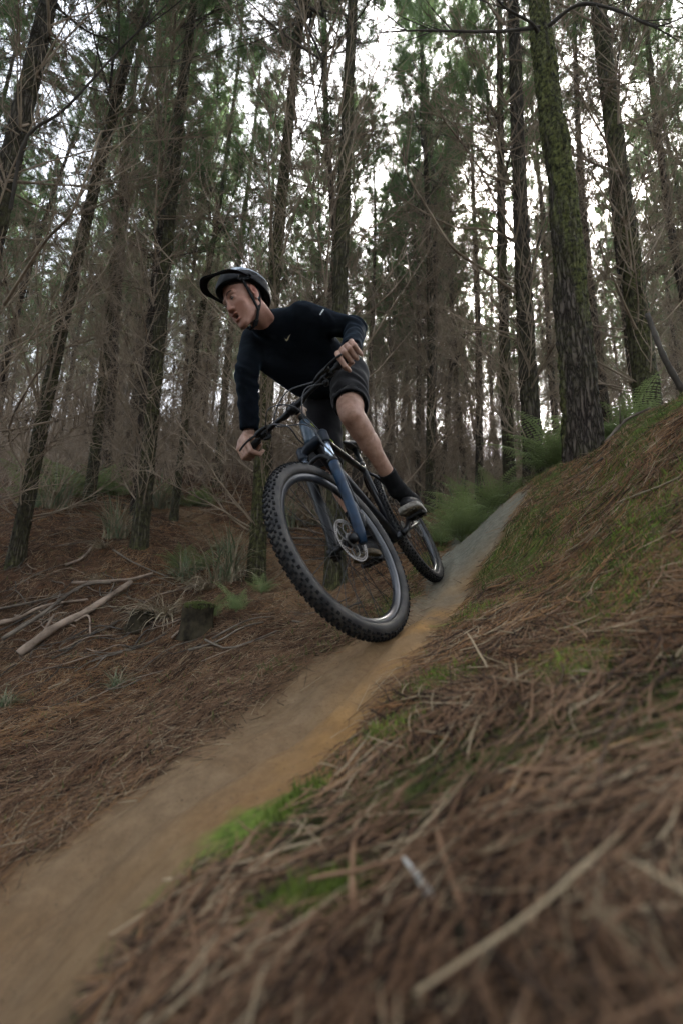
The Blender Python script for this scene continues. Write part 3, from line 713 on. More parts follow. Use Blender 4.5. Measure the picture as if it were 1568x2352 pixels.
red_and_shade = .75*np.exp(-((np.abs(ql[:, 0])-.079)**2/.0002+(ql[:, 1]+.012)**2/.0006+(ql[:, 2]-.002)**2/.0012))+.9*np.exp(-(ql[:, 0]**2/.00045+(ql[:, 1]-.095)**2/.0003+(np.abs(ql[:, 2]+.0725)-.013)**2/.00005))+.35*np.exp(-((np.abs(ql[:, 0])-.04)**2/.0006+(ql[:, 1]-.065)**2/.0008+(ql[:, 2]+.035)**2/.0007))+.45*np.exp(-(ql[:, 0]**2/.0002+(ql[:, 1]-.11)**2/.0002+(ql[:, 2]+.035)**2/.0002))
g.add(Vh, Qh, 0, np.clip(red_and_shade+.38+.2*(fbm(ql*60, 3, 2)-.5), 0, 1))  # flush, plus an even darkening that paints the head's shade into the skin
HD = {}
for s in (1, -1):
    V, Q, ch, th = hand(s); HD[s] = (ch, th)
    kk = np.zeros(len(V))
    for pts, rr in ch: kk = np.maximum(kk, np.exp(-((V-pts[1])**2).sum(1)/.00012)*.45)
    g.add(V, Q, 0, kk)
# arms under the sleeves and legs, one surface
def legs(p):
    d = None
    for hp, kn, an in ((hipL, knL, anL), (hipR, knR, anR)):
        u = unit(an-kn); t = unit(kn-hp); cf = unit((t-u*(t@u)))*-1                       # calf bulges behind the shin
        kp = unit(t-u)                                                                # front of the knee
        q = smin(rc(p, hp, kn-t*.05, .085, .062), rc(p, kn-t*.09, kn, .060, .050), .03)
        q = smin(q, ell(p, kn+kp*.016, (.040, .040, .040)), .02)                       # kneecap
        q = smin(q, rc(p, kn+u*.02, kn+u*.10, .050, .049), .03)
        q = smin(q, rc(p, kn+u*.07+cf*.014, kn+u*.19+cf*.020, .056, .051), .03)
        q = smin(q, rc(p, kn+u*.18, an-u*.06, .046, .036), .03)
        q = smin(q, rc(p, an-u*.10, an+u*.02, .032, .034), .03)
        q = smin(q, rc(p, kn+u*.05-cf*.022, an-u*.06-cf*.006, .022, .022), .02)          # shin ridge
        d = q if d is None else np.minimum(d, q)
    return d
A = L([hipL, hipR, knL, knR, anL, anR]); V, Q = nets(legs, A.min(0)-.10, A.max(0)+.10, .0062)
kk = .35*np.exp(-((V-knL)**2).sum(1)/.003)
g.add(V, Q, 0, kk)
def trunk(p):
    d = smin(rc(p, (shL+shR)/2+(hipL+hipR-shL-shR)*.1, (hipL+hipR)/2, .085, .09), rc(p, shL, shR, .035, .035), .05)
    d = smin(d, smin(rc(p, shL, elL, .045, .038), rc(p, elL, WR[1], .036, .024), .02), .03)
    d = smin(d, smin(rc(p, shR, elR, .045, .038), rc(p, elR, WR[-1], .036, .024), .02), .03)
    d = smin(d, rc(p, neck, (shL+shR)/2, .050, .055), .03)
    return d
A = L([shL, shR, hipL, hipR, elL, elR, WR[1], WR[-1]]); V, Q = nets(trunk, A.min(0)-.14, A.max(0)+.14, .012); g.add(V, Q)
BODY = robj('body', g, M['skin'], attr='red_and_shade')
# eyes, brows, mouth, hair
for s in (1, -1):
    g = G(); c = hw((s*.031, .0772, .0012)); gaze = unit(.93*F+.36*RT*1-.06*U)
    a = []; 
    for th_, k_ in ((0, 1),):
        V, Q = nets(lambda p: np.linalg.norm(p-c.astype(np.float32), axis=1)-.0112, c-.014, c+.014, .0022); g.add(V, Q, 0)
    V, Q = nets(lambda p: ell(p, c+gaze*.0066, (.0064, .0064, .0064)), c+gaze*.0078-.008, c+gaze*.0078+.008, .0015); g.add(V, Q, 1)
    robj('eye', g, [M['eye'], M['iris']])
    g = G(); bp_ = [hw((s*.012, .0945, .0215)), hw((s*.026, .0925, .030)), hw((s*.040, .083, .030)), hw((s*.052, .070, .022))]
    tube(g, smoothpath(bp_, 9), [.001, .0020, .0023, .0023, .0022, .002, .0017, .0012, .0008], 8); robj('eyebrow', g, M['hair'])
    g = G(); tube(g, smoothpath([hw((s*.018, .0865, .0045)), hw((s*.031, .0900, .0078)), hw((s*.044, .080, .0035))], 8), [.0008, .0012, .0015, .0016, .0016, .0014, .0012, .0008], 6); robj('eyelash', g, M['hair'])
V, Q = nets(lambda p: ell((p-HC.astype(np.float32))@HM.T.astype(np.float32), (0, .078, -.0725), (.0175, .012, .012)), hw((0, .078, -.0725))-.03, hw((0, .078, -.0725))+.03, .003)
g = G(); g.add(V, Q); robj('mouth', g, M['mouth'])
def hairf(p):
    q = (p-HC.astype(np.float32))@HM.T.astype(np.float32); qa = np.abs(q[:, 0])
    d = ell(q, (0, -.018, .036), (.0775, .0985, .090))
    line = np.where(q[:, 1] > -.005, .030+(q[:, 1]+.005)*.35, np.where(q[:, 1] > -.04, .028, -.018))
    d = np.maximum(d, line-q[:, 2]); return np.maximum(d, q[:, 1]-.066)
A = L([hw((x, y, z)) for x in (-.1, .1) for y in (-.13, .08) for z in (-.05, .14)]); V, Q = nets(hairf, A.min(0), A.max(0), .004); g = G(); g.add(V, Q); robj('hair', g, M['hair'])
g = G(); c = hw((-.080, -.010, -.040)); V, Q = nets(lambda p: np.linalg.norm(p-c.astype(np.float32), axis=1)-.0032, c-.006, c+.006, .0016); g.add(V, Q); robj('earring', g, M['steel2'])
# ---- helmet
def hq(p): 
    q = (p-HC.astype(np.float32))@HM.T.astype(np.float32); a = R_(9); y = q[:, 1]*math.cos(a)+q[:, 2]*math.sin(a); z = -q[:, 1]*math.sin(a)+q[:, 2]*math.cos(a)
    return np.stack([q[:, 0], y, z], 1)
def houter(q): return ell(q, (0, -.018, .032), (.104, .139, .112))
def hrim(q): return np.where(q[:, 1] > 0, .042+.10*q[:, 1], .042+q[:, 1]*.66).astype(np.float32)
vents = [((.0, .045, .125), (.0, -.030, .150), .013), ((.030, .060, .110), (.032, -.020, .140), .011), ((-.030, .060, .110), (-.032, -.020, .140), .011),
         ((.066, .045, .088), (.062, -.030, .112), .011), ((-.066, .045, .088), (-.062, -.030, .112), .011), ((.085, -.02, .060), (.075, -.085, .072), .010), ((-.085, -.02, .060), (-.075, -.085, .072), .010),
         ((.025, -.09, .115), (.022, -.135, .075), .011), ((-.025, -.09, .115), (-.022, -.135, .075), .011), ((.092, .045, .050), (.096, .0, .055), .008), ((-.092, .045, .050), (-.096, .0, .055), .008)]
def shell(p, white):
    q = hq(p); o = houter(q)+np.where(np.abs(q[:, 0]) < .2, .0022*np.sin(q[:, 0]*150)*sm(q[:, 2], .07, .12), 0)
    d = smax(o, -(ell(q, (0, -.018, .030), (.082, .110, .092))), .003)
    d = smax(d, hrim(q)-q[:, 2], .006)
    for a, b, r in vents: d = smax(d, -rc(q, a, b, r+.003, r*.75+.003), .004)
    band = np.where(q[:, 1] < -.03, .104+(q[:, 1]+.03)*.50, .104+.06*(q[:, 1]+.03))+.010*np.sin(np.abs(q[:, 0])*60)
    if white: return smax(d-.0012, band-q[:, 2], .003)
    return d
A = L([hw((x, y, z)) for x in (-.11, .11) for y in (-.17, .14) for z in (-.06, .17)]); lo, hi = A.min(0), A.max(0)
g = G(); V, Q = nets(lambda p: shell(p, False), lo, hi, .0042); g.add(V, Q); HEL = robj('helmet', g, M['hblack'])
g = G(); V, Q = nets(lambda p: shell(p, True), lo, hi, .0038); g.add(V, Q); robj('helmet_shell', g, M['hshell'], HEL)
def ha(p):   # inverse of hq for points
    a = R_(9); x, y, z = p; return hw((x, y*math.cos(a)-z*math.sin(a), y*math.sin(a)+z*math.cos(a)))
g = G(); nu, nv = 41, 9; Vv = []
for iu in range(nu):
    u = -1+2*iu/(nu-1); th_ = u*R_(80)
    inn = .006+.018*(1-abs(u)**2.5); out = inn+.022+.012*(1-abs(u)**2.6)
    for iv in range(nv):
        v = iv/(nv-1); r = inn+(out-inn)*v
        bx, by = (.100+r*.55)*math.sin(th_), -.014+(.134+r*1.15)*math.cos(th_)
        z = .074+.010*math.cos(th_)+.16*r*math.cos(th_)-.022*abs(u)**2-.3*max(0, r-.04)+.006*math.cos(u*9)*(v)
        Vv.append((bx, by, z))
Vv = L(Vv); top_ = L([ha(p) for p in Vv]); bot_ = L([ha(p-L([0, 0, .0045])) for p in Vv]); N1 = nu*nv
i = (np.arange(nu-1)[:, None]*nv+np.arange(nv-1)).reshape(-1)
qt = np.stack([i, i+nv, i+nv+1, i+1], 1); edge = []
for k in range(nu-1): edge += [[k*nv, k*nv+N1, (k+1)*nv+N1, (k+1)*nv], [k*nv+nv-1, (k+1)*nv+nv-1, (k+1)*nv+nv-1+N1, k*nv+nv-1+N1]]
for k in range(nv-1): edge += [[k, k+1, k+1+N1, k+N1], [(nu-1)*nv+k, (nu-1)*nv+k+N1, (nu-1)*nv+k+1+N1, (nu-1)*nv+k+1]]
g.add(np.concatenate([top_, bot_]), np.concatenate([qt, qt[:, ::-1]+N1, L(edge)])); robj('visor', g, M['hblack'], HEL)
def flat(g, pts, nrm, wd=.008, th_=.0022, mi=0):
    """flat webbing along pts"""
    P = smoothpath(pts, 22); T = np.gradient(P, axis=0); T /= np.linalg.norm(T, axis=1)[:, None]; S = np.cross(T, nrm); S /= np.linalg.norm(S, axis=1)[:, None]; Nn = np.cross(S, T)
    V = np.stack([P+S*wd-Nn*th_, P+S*wd+Nn*th_, P-S*wd+Nn*th_, P-S*wd-Nn*th_], 1).reshape(-1, 3); k = len(P)
    i = np.arange(k-1)[:, None]*4+np.arange(4); j = np.arange(k-1)[:, None]*4+(np.arange(4)+1) % 4
    g.add(V, np.stack([i, j, j+4, i+4], -1).reshape(-1, 4), mi)
for s in (-1, 1):
    nn = RT*s
    g = G(); flat(g, [hw((s*.080, .022, .055)), hw((s*.0775, .018, .01)), hw((s*.071, .012, -.045)), hw((s*.060, .004, -.085))], nn, .0065)
    flat(g, [hw((s*.078, -.045, .030)), hw((s*.075, -.036, -.010)), hw((s*.068, -.018, -.055)), hw((s*.060, .004, -.085))], nn, .0065)
    flat(g, [hw((s*.060, .004, -.083)), hw((s*.045, .020, -.112)), hw((s*.020, .034, -.132)), hw((0, .036, -.136))], nn-U, .0075)
    robj('chin_strap', g, M['strap'], HEL)
g = G(); box(g, hw((-.030, .031, -.128)), [unit(RT*.8-U*.6+F*.3), F, np.cross(unit(RT*.8-U*.6+F*.3), F)], (.014, .010, .006)); robj('buckle', g, M['strap'], HEL, False)
# ---- jersey
fwdT = unit(np.cross(shL-shR, (hipL+hipR)/2-(shL+shR)/2)); 
if fwdT@CF > 0: fwdT = -fwdT
shm = (shL+shR)/2; hpm = (hipL+hipR)/2; spine = unit(hpm-shm)
def folds(p, sc, seed):
    o = L([[.8, .5, .3], [-.4, .9, .2], [.1, -.6, .8]], float)@p.T*sc
    return (np.sin(o[0]+1.7*np.sin(o[1]*.6+seed))+.6*np.sin(o[1]*1.4+1.5*np.sin(o[2]*.7)))/1.6
def jersey(p):
    d = rc(p, shm+spine*.09+fwdT*.02, hpm-spine*.10+fwdT*.02, .118, .112)
    sl_ = unit(shL-shR)
    d = smin(d, rc(p, shL+spine*.07-sl_*.055, hipL-spine*.06-sl_*.01, .098, .088), .05)
    d = smin(d, rc(p, shR+spine*.07+sl_*.055, hipR-spine*.06+sl_*.01, .098, .088), .05)
    d = smin(d, rc(p, shL-sl_*.03, shR+sl_*.03, .066, .066), .06)
    d = smin(d, rc(p, shm-spine*.00, neck+unit(HC-neck)*.030, .100, .072), .05)
    d = smin(d, rc(p, shm+spine*.22+fwdT*.06, hpm-spine*.10+fwdT*.07, .085, .085), .06)   # cloth hanging from the chest
    d = smin(d, rc(p, pix(622, 838, 2.33), pix(692, 878, 2.42), .058, .075), .07)
    for sh, el, wr, s in ((shL, elL, WR[1], 1), (shR, elR, WR[-1], -1)):
        a = smin(rc(p, sh, el, .068, .055), rc(p, el, wr-unit(wr-el)*.0, .056, .042 if s > 0 else .047), .018)
        t = np.clip(((p-el.astype(np.float32))@unit(wr-el)), -.5, .5)
        r1 = np.linalg.norm(p-el.astype(np.float32), axis=1)
        a = a+.0045*np.sin(t*72+2.6*np.sin(p[:, 0]*31+p[:, 2]*27)+1.5*np.sin(p[:, 1]*44))*np.exp(-(r1/.15)**2)+.0022*np.sin(t*95+3*np.sin(p[:, 0]*38+p[:, 1]*20))*(t > .05)
        a = smax(a, ((p-wr.astype(np.float32))@unit(wr-el).astype(np.float32))+.012, .004)
        d = smin(d, a, .035)
    d = d+.0030*folds(p, 42, 1.)+.0028*folds(p, 19, 4.)
    nd = unit(HC-neck); nk = ((p-neck.astype(np.float32))@nd.astype(np.float32))
    d = smax(d, -(rc(p, neck+nd*.055, neck+nd*.16, .060, .075)), .004)
    d = smax(d, ((p-(hpm+spine*.01).astype(np.float32))@spine.astype(np.float32)), .01)
    return d
A = L([shL, shR, hipL, hipR, elL, elR, WR[1], WR[-1], neck]); g = G(); V, Q = nets(jersey, A.min(0)-.14, A.max(0)+.14, .0072); g.add(V, Q); JER = robj('jersey', g, M['jersey'])
g = G(); nd = unit(HC-neck); lathe(g, [(-.02, .066), (.012, .066), (.030, .0625), (.034, .0600), (.030, .0575), (.0, .057)], neck+nd*.008, nd, 32); robj('collar', g, M['jersey'], JER)
for s, el in ((1, elL), (-1, elR)):
    g = G(); d_ = unit(WR[s]-el); lathe(g, [(-.020, .043 if s > 0 else .047), (.004, .043 if s > 0 else .046), (.008, .040), (.004, .034), (-.01, .032)], WR[s]-d_*.014, d_, 26); robj('cuff', g, M['jersey'], JER)
# print on chest and sleeve: project on to the cloth along the view axis
from mathutils.bvhtree import BVHTree
bv = BVHTree.FromPolygons([tuple(v) for v in V], [tuple(q) for q in Q])
def oncloth(vx, vy, off=.0012):
    r = unit(CR*((vx-784)/FOC)+CU*((1176-vy)/FOC)+CF); h = bv.ray_cast(Vector((0, 0, 0)), Vector(r)); 
    if h[0] is None: return pix(vx, vy, 2.0)
    return L(h[0])-r*off
sw = [(654.6, 777), (656, 781.5), (658.8, 783.5), (661.5, 781), (664, 774.5), (667.4, 767.5)]; sw2 = [(654.6, 777), (656.5, 779), (658.8, 779.5), (660.8, 776.5), (663.5, 772), (667.4, 767.5)]
g = G(); a = L([oncloth(*p) for p in sw]); b = L([oncloth(*p) for p in sw2]); a2 = a+CF*.0008; b2 = b+CF*.0008; k = len(sw); i = np.arange(k-1)
g.add(np.concatenate([a, b, a2, b2]), np.concatenate([np.stack([i, i+1, i+1+k, i+k], 1), np.stack([i, i+2*k, i+1+2*k, i+1], 1), np.stack([i+k, i+1+k, i+1+3*k, i+3*k], 1)])); robj('chest_print', g, M['swoosh'], JER, False)
g = G(); e0 = [oncloth(742.2, 709.5), oncloth(738, 716), oncloth(734, 722.5)]; e1 = [oncloth(744.5, 711), oncloth(740.3, 717.5), oncloth(736, 724)]
g.add(e0+e1+[p+CF*.001 for p in e0]+[p+CF*.001 for p in e1], [[0, 1, 4, 3], [1, 2, 5, 4], [0, 6, 7, 1], [1, 7, 8, 2], [3, 4, 10, 9], [4, 5, 11, 10]]); robj('sleeve_print', g, M['reflect'], JER, False)
# ---- shorts
def shorts(p):
    d = smin(rc(p, hipL, hipR, .118, .118), rc(p, hpm, hpm-spine*.10, .115, .108), .05)
    for hp, kn, e in ((hipL, knL, .088), (hipR, knR, -.06)):
        t = unit(kn-hp); end = kn-t*e
        o = rc(p, hp, end+t*.10, .112, .086); al = (p-end.astype(np.float32))@t.astype(np.float32)
        o = o+.0050*np.sin(al*60+2.5*np.sin(p[:, 0]*30+p[:, 2]*22))*sm(al, -.30, -.10)*sm(-al, .0, .04)
        o = smax(o, al-.0, .003); o = smax(o, -(rc(p, hp, end+t*.12, .079, .079)+np.maximum(-al-.05, 0)*5), .003)
        d = smin(d, o, .02)
    return d+.003*folds(p, 24, 2.)+.0018*folds(p, 60, 5.)
A = L([hipL, hipR, knL, knR, hpm-spine*.1]); V, Q = nets(shorts, A.min(0)-.15, A.max(0)+.15, .0072); g = G(); g.add(V, Q); robj('shorts', g, M['shorts'])
# ---- socks and shoes
for s, kn, an, pc in ((1, knL, anL, pL), (-1, knR, anR, pR)):
    u = unit(an-kn); zf = unit(bup*.95+CU*.15+bfx*(-.22)); xf = unit(bfx-zf*(bfx@zf)); 
    yf = np.cross(zf, xf)*1.0
    sole0 = pc+zf*.016; 
    FM = np.stack([xf, yf, zf]); off = sole0
    anl = (an-off)@FM.T
    heel = L([-.155, 0, .0]); toe = L([.125, 0, 0])
    k_ = max(anl[0], -.14)
    def lp(p): return (p-off.astype(np.float32))@FM.T.astype(np.float32)/1.1
    def up_(p):
        q = lp(p); w_ = .046-.010*sm(-q[:, 0], .02, .12); q2 = q.copy(); q2[:, 1] = q[:, 1]*(.046/w_)
        d = rc(q2, (-.095, 0, .045), (.075, -.004*s, .040), .040, .034); d = smin(d, rc(q, (-.100, 0, .06), (-.085, 0, .095), .038, .036), .02)
        d = smin(d, rc(q, (-.05, 0, .075), (.03, 0, .055), .034, .028), .025)
        d = smax(d, .016-q[:, 2], .003); return d
    def mid(p):
        q = lp(p); w_ = .047-.012*sm(-q[:, 0], .0, .10)+.004*sm(q[:, 0], 0, .06)
        r = np.abs(q[:, 0]+.018); x = np.maximum(r-.092, 0); d = np.hypot(np.maximum(np.abs(q[:, 1])-(w_-.030), 0), x)-.036
        h = np.abs(q[:, 2]-.012-.010*sm(-q[:, 0], .06, .15)-.012*sm(q[:, 0], .08, .13))-.0125
        return smax(d, h, .004)
    A = off+L([[x, y, z] for x in (-.19, .16) for y in (-.08, .08) for z in (-.03, .16)])@FM
    g = G(); V, Q = nets(up_, A.min(0), A.max(0), .0048); g.add(V, Q); SH = robj('shoe', g, M['shoe'])
    g = G(); V, Q = nets(mid, A.min(0), A.max(0), .0042); g.add(V, Q); robj('midsole', g, M['sole'] if s > 0 else M['outsole'], SH)
    g = G()
    for x in np.linspace(-.13, .09, 9):
        for y in (-.022, .004, .028): box(g, off+L([x, y-.003, -.0015])@FM, FM, (.009, .009, .005))
    box(g, off+L([-.018, 0, .0008])@FM, FM, (.115, .031, .0028)); robj('outsole', g, M['outsole'], SH, False)
    g = G()
    for x in (-.035, -.015, .005, .025): tube(g, smoothpath([off+L([x, -.030, .066-.1*max(x, 0)])@FM, off+L([x+.006, 0, .098-.25*(x+.035)])@FM, off+L([x, .030, .066-.1*max(x, 0)])@FM], 7), .0022, 6)
    robj('lace', g, M['strap'], SH)
    def sock(p):
        d = smin(rc(p, an-u*.155, an-u*.02, .048, .045), rc(p, an-u*.02, off+L([-.085, 0, .085])@FM, .045, .045), .02); d = smin(d, rc(p, an+u*.0, off+L([-.03, 0, .075])@FM, .042, .036), .02)
        t = (p-an.astype(np.float32))@u.astype(np.float32)
        d = d+.0016*np.sin(t*190+2*np.sin(p[:, 0]*50+p[:, 1]*40))*sm(t, -.11, -.02); return smax(d, -(t+.135), .003)
    A = L([an-u*.16, off+L([-.085, 0, .06])@FM]); g = G(); V, Q = nets(sock, A.min(0)-.06, A.max(0)+.06, .005); g.add(V, Q); robj('sock', g, M['sock'])

# ------------------------------------------------------------------ pine plantation
def nodemat_bark():
    m = bpy.data.materials.new('pine bark'); m.use_nodes = True; nt = m.node_tree; N = nt.nodes; K = nt.links
    b = N['Principled BSDF']; b.inputs['Roughness'].default_value = .9; b.inputs['Specular IOR Level'].default_value = .08
    tc = N.new('ShaderNodeTexCoord'); mp = N.new('ShaderNodeMapping'); mp.inputs['Scale'].default_value = (1, 1, .16); K.new(tc.outputs['Object'], mp.inputs[0])
    vo = N.new('ShaderNodeTexVoronoi'); vo.feature = 'DISTANCE_TO_EDGE'; vo.inputs['Scale'].default_value = 38
    nz = N.new('ShaderNodeTexNoise'); nz.inputs['Scale'].default_value = 22; nz.inputs['Detail'].default_value = 6; K.new(mp.outputs[0], nz.inputs[0])
    mx = N.new('ShaderNodeMix'); mx.data_type = 'VECTOR'; mx.inputs[0].default_value = .06; K.new(mp.outputs[0], mx.inputs[4]); K.new(nz.outputs['Color'], mx.inputs[5]); K.new(mx.outputs[1], vo.inputs[0])
    rp = N.new('ShaderNodeValToRGB'); e = rp.color_ramp.elements; e[0].position = .0; e[0].color = (.016, .012, .010, 1); e[1].position = .35; e[1].color = (.10, .080, .064, 1); K.new(vo.outputs[0], rp.inputs[0])
    n2 = N.new('ShaderNodeTexNoise'); n2.inputs['Scale'].default_value = 2.2; n2.inputs['Detail'].default_value = 5; K.new(tc.outputs['Object'], n2.inputs[0])
    r2 = N.new('ShaderNodeValToRGB'); e = r2.color_ramp.elements; e[0].position = .46; e[0].color = (0, 0, 0, 1); e[1].position = .66; e[1].color = (.75, .75, .75, 1); K.new(n2.outputs[0], r2.inputs[0])
    at = N.new('ShaderNodeAttribute'); at.attribute_name = 'moss'
    ad = N.new('ShaderNodeMath'); ad.operation = 'MULTIPLY'; K.new(r2.outputs[0], ad.inputs[0]); ad.inputs[1].default_value = .35
    a2 = N.new('ShaderNodeMath'); a2.operation = 'ADD'; a2.use_clamp = True; K.new(ad.outputs[0], a2.inputs[0]); K.new(at.outputs['Fac'], a2.inputs[1])
    n3 = N.new('ShaderNodeTexNoise'); n3.inputs['Scale'].default_value = 30; n3.inputs['Detail'].default_value = 5; K.new(tc.outputs['Object'], n3.inputs[0])
    r3 = N.new('ShaderNodeValToRGB'); e = r3.color_ramp.elements; e[0].position = .35; e[0].color = (.016, .017, .008, 1); e[1].position = .68; e[1].color = (.13, .135, .042, 1); K.new(n3.outputs[0], r3.inputs[0])
    cm = N.new('ShaderNodeMix'); cm.data_type = 'RGBA'; K.new(a2.outputs[0], cm.inputs[0]); K.new(rp.outputs[0], cm.inputs[6]); K.new(r3.outputs[0], cm.inputs[7]); K.new(cm.outputs[2], b.inputs['Base Color'])
    ht = N.new('ShaderNodeMath'); ht.operation = 'MINIMUM'; ht.inputs[1].default_value = .25; K.new(vo.outputs[0], ht.inputs[0])
    bp = N.new('ShaderNodeBump'); bp.inputs['Distance'].default_value = .05; bp.inputs['Strength'].default_value = 1; K.new(ht.outputs[0], bp.inputs['Height']); K.new(bp.outputs[0], b.inputs['Normal'])
    return m
M['bark'] = nodemat_bark()
M['twig'] = mat('dead twig', (.12, .086, .058), .85, 0, .3, (.37, .29, .21), 3, ramp=(.35, .7))
M['twigdark'] = mat('dark dead twig', (.035, .030, .024), .85, 0, .25, (.10, .085, .072), 3, ramp=(.35, .7))
M['needle'] = mat('pine needles', (.085, .130, .060), .7, 0, .3, (.16, .23, .095), .8, transl=.6, ramp=(.3, .7))
M['needle2'] = mat('browning needles', (.045, .045, .022), .7, 0, .3, (.10, .085, .04), .8, transl=.3, ramp=(.3, .7))
M['deadneedle'] = mat('dead needle tufts', (.020, .013, .010), .8, 0, .2, (.05, .035, .025), 3)

def trunk_mesh(name, H, r0, seg, sides, r, lump=.06, bend=.12, mossf=None, ridge=.012, path=None):
    z = np.concatenate([np.linspace(-.5, 8, seg), np.linspace(8, H, 14)[1:]]); k = len(z)
    ph = r.random(4)*6
    if path is None: cx = bend*(np.sin(z*.35+ph[0])-np.sin(ph[0]))*.5; cy = bend*(np.sin(z*.31+ph[1])-np.sin(ph[1]))*.5
    else: cx, cy = path(z)
    rad_ = r0*np.clip(1-z/H, .06, 1)**.75*(1+.32*np.exp(-np.maximum(z, 0)/.28))
    a = np.arange(sides)*2*np.pi/sides
    A, Z_ = np.meshgrid(a, z); CX = np.repeat(cx[:, None], sides, 1); CY = np.repeat(cy[:, None], sides, 1)
    p = np.stack([np.cos(A)*2.2, np.sin(A)*2.2, Z_*2.6], -1).reshape(-1, 3); lm = (fbm(p, 3, int(ph[2]*100))-.5).reshape(k, sides)*2*lump
    p2 = np.stack([np.cos(A)*r0*55, np.sin(A)*r0*55, Z_*7], -1).reshape(-1, 3); rd = (1-np.abs(2*fbm(p2, 2, 5)-1)).reshape(k, sides)
    # swellings where whorls leave the stem
    sw_ = 0
    for zz in np.arange(.5+r.random()*.4, H, .62): sw_ = sw_+.10*np.exp(-((Z_-zz)/.05)**2)
    RR_ = rad_[:, None]*(1+lm+sw_)+(rd-.6)*ridge*2
    V = np.stack([CX+RR_*np.cos(A), CY+RR_*np.sin(A), Z_], -1).reshape(-1, 3)
    i = np.arange(k-1)[:, None]*sides+np.arange(sides); j = np.arange(k-1)[:, None]*sides+(np.arange(sides)+1) % sides
    g = G(); mv = np.zeros(k*sides) if mossf is None else mossf(V)
    g.add(V, np.stack([i, j, j+sides, i+sides], -1).reshape(-1, 4), 0, mv)
    return g.mesh(name, M['bark'], True, 'moss'), lambda h: (np.interp(h, z, cx), np.interp(h, z, cy), np.interp(h, z, rad_))

def limbs(r, z0, z1, n, Lm, up0, axis, twig=10, rb=.010, droop=0, keep=1, sides=3, tl=.5):
    """branches: returns (P,R) batches for limbs, twigs, and limb paths"""
    hs = []
    for zz in np.arange(z0, z1, .62):
        for q in range(n):
            if r.random() < keep: hs.append(zz+r.normal()*.04)
    hs = L(hs); m_ = len(hs); az = r.random(m_)*2*np.pi
    ln = Lm*(.45+.75*r.random(m_))*(np.interp(hs, [z0, (z0+z1)/2, z1], [.9, 1.05, .8]))
    el = R_(up0)+r.normal(size=m_)*.20
    k = 7; t = np.linspace(0, 1, k)
    cur = r.normal(size=m_)*.25+.30+droop
    E_ = el[:, None]+cur[:, None]*t; AZ_ = az[:, None]+r.normal(size=(m_, 1))*.25*t+np.cumsum(r.normal(size=(m_, k))*.05, 1)
    E_ = E_+np.cumsum(r.normal(size=(m_, k))*.05, 1)
    st_ = ln[:, None]/(k-1); D = np.stack([np.cos(E_)*np.cos(AZ_), np.cos(E_)*np.sin(AZ_), np.sin(E_)], -1)*st_[..., None]
    P = np.cumsum(np.concatenate([np.zeros((m_, 1, 3)), D[:, :-1]], 1), 1)
    cx, cy, rr = axis(hs); P = P+np.stack([cx, cy, hs], -1)[:, None]
    rb_ = rb*(.6+.8*r.random(m_)); R = rb_[:, None]*(1-.82*t)
    # twigs
    M2 = m_*twig; bi = np.repeat(np.arange(m_), twig); tt = .18+.8*r.random(M2); fi = tt*(k-1); i0 = fi.astype(int).clip(0, k-2); fr = (fi-i0)[:, None]
    base = P[bi, i0]*(1-fr)+P[bi, i0+1]*fr; dr = P[bi, i0+1]-P[bi, i0]; dr /= np.linalg.norm(dr, axis=1, keepdims=True)
    rnd = r.normal(size=(M2, 3)); rnd -= dr*(rnd*dr).sum(1, keepdims=True); rnd /= np.linalg.norm(rnd, axis=1, keepdims=True)
    d1 = dr*.75+rnd*.65; d1[:, 2] += .12; tln = tl*(.35+.9*r.random(M2))*(1.15-tt*.7)
    kk = 4; s = np.linspace(0, 1, kk); curl = r.normal(size=(M2, 3))*.22; curl[:, 2] += .16
    TP = base[:, None]+(d1[:, None]*s[:, None]+curl[:, None]*(s**2)[:, None])*tln[:, None, None]
    TR_ = (.0042*(.6+.8*r.random(M2)))[:, None]*(1-.65*s)
    return (P, R), (TP, TR_), ln

def tufts(g, C, D, r, n=9, ln=.14, wd=.0045, mi=0, spread=.8):
    """needle bunches: C (m,3) centres, D (m,3) directions"""
    m_ = len(C); N_ = m_*n; c = np.repeat(C, n, 0); d = np.repeat(D, n, 0)+r.normal(size=(N_, 3))*spread*.55
    d /= np.linalg.norm(d, axis=1, keepdims=True); l_ = ln*(.6+.7*r.random(N_))[:, None]
    s = np.cross(d, r.normal(size=(N_, 3))); s /= np.linalg.norm(s, axis=1, keepdims=True)+1e-9
    c = c-d*.01+r.normal(size=(N_, 3))*.018
    V = np.stack([c-s*wd*.5, c+s*wd*.5, c+d*l_+L([0, 0, -.012])], 1).reshape(-1, 3)
    g.add(V, np.arange(N_*3).reshape(-1, 3), mi)

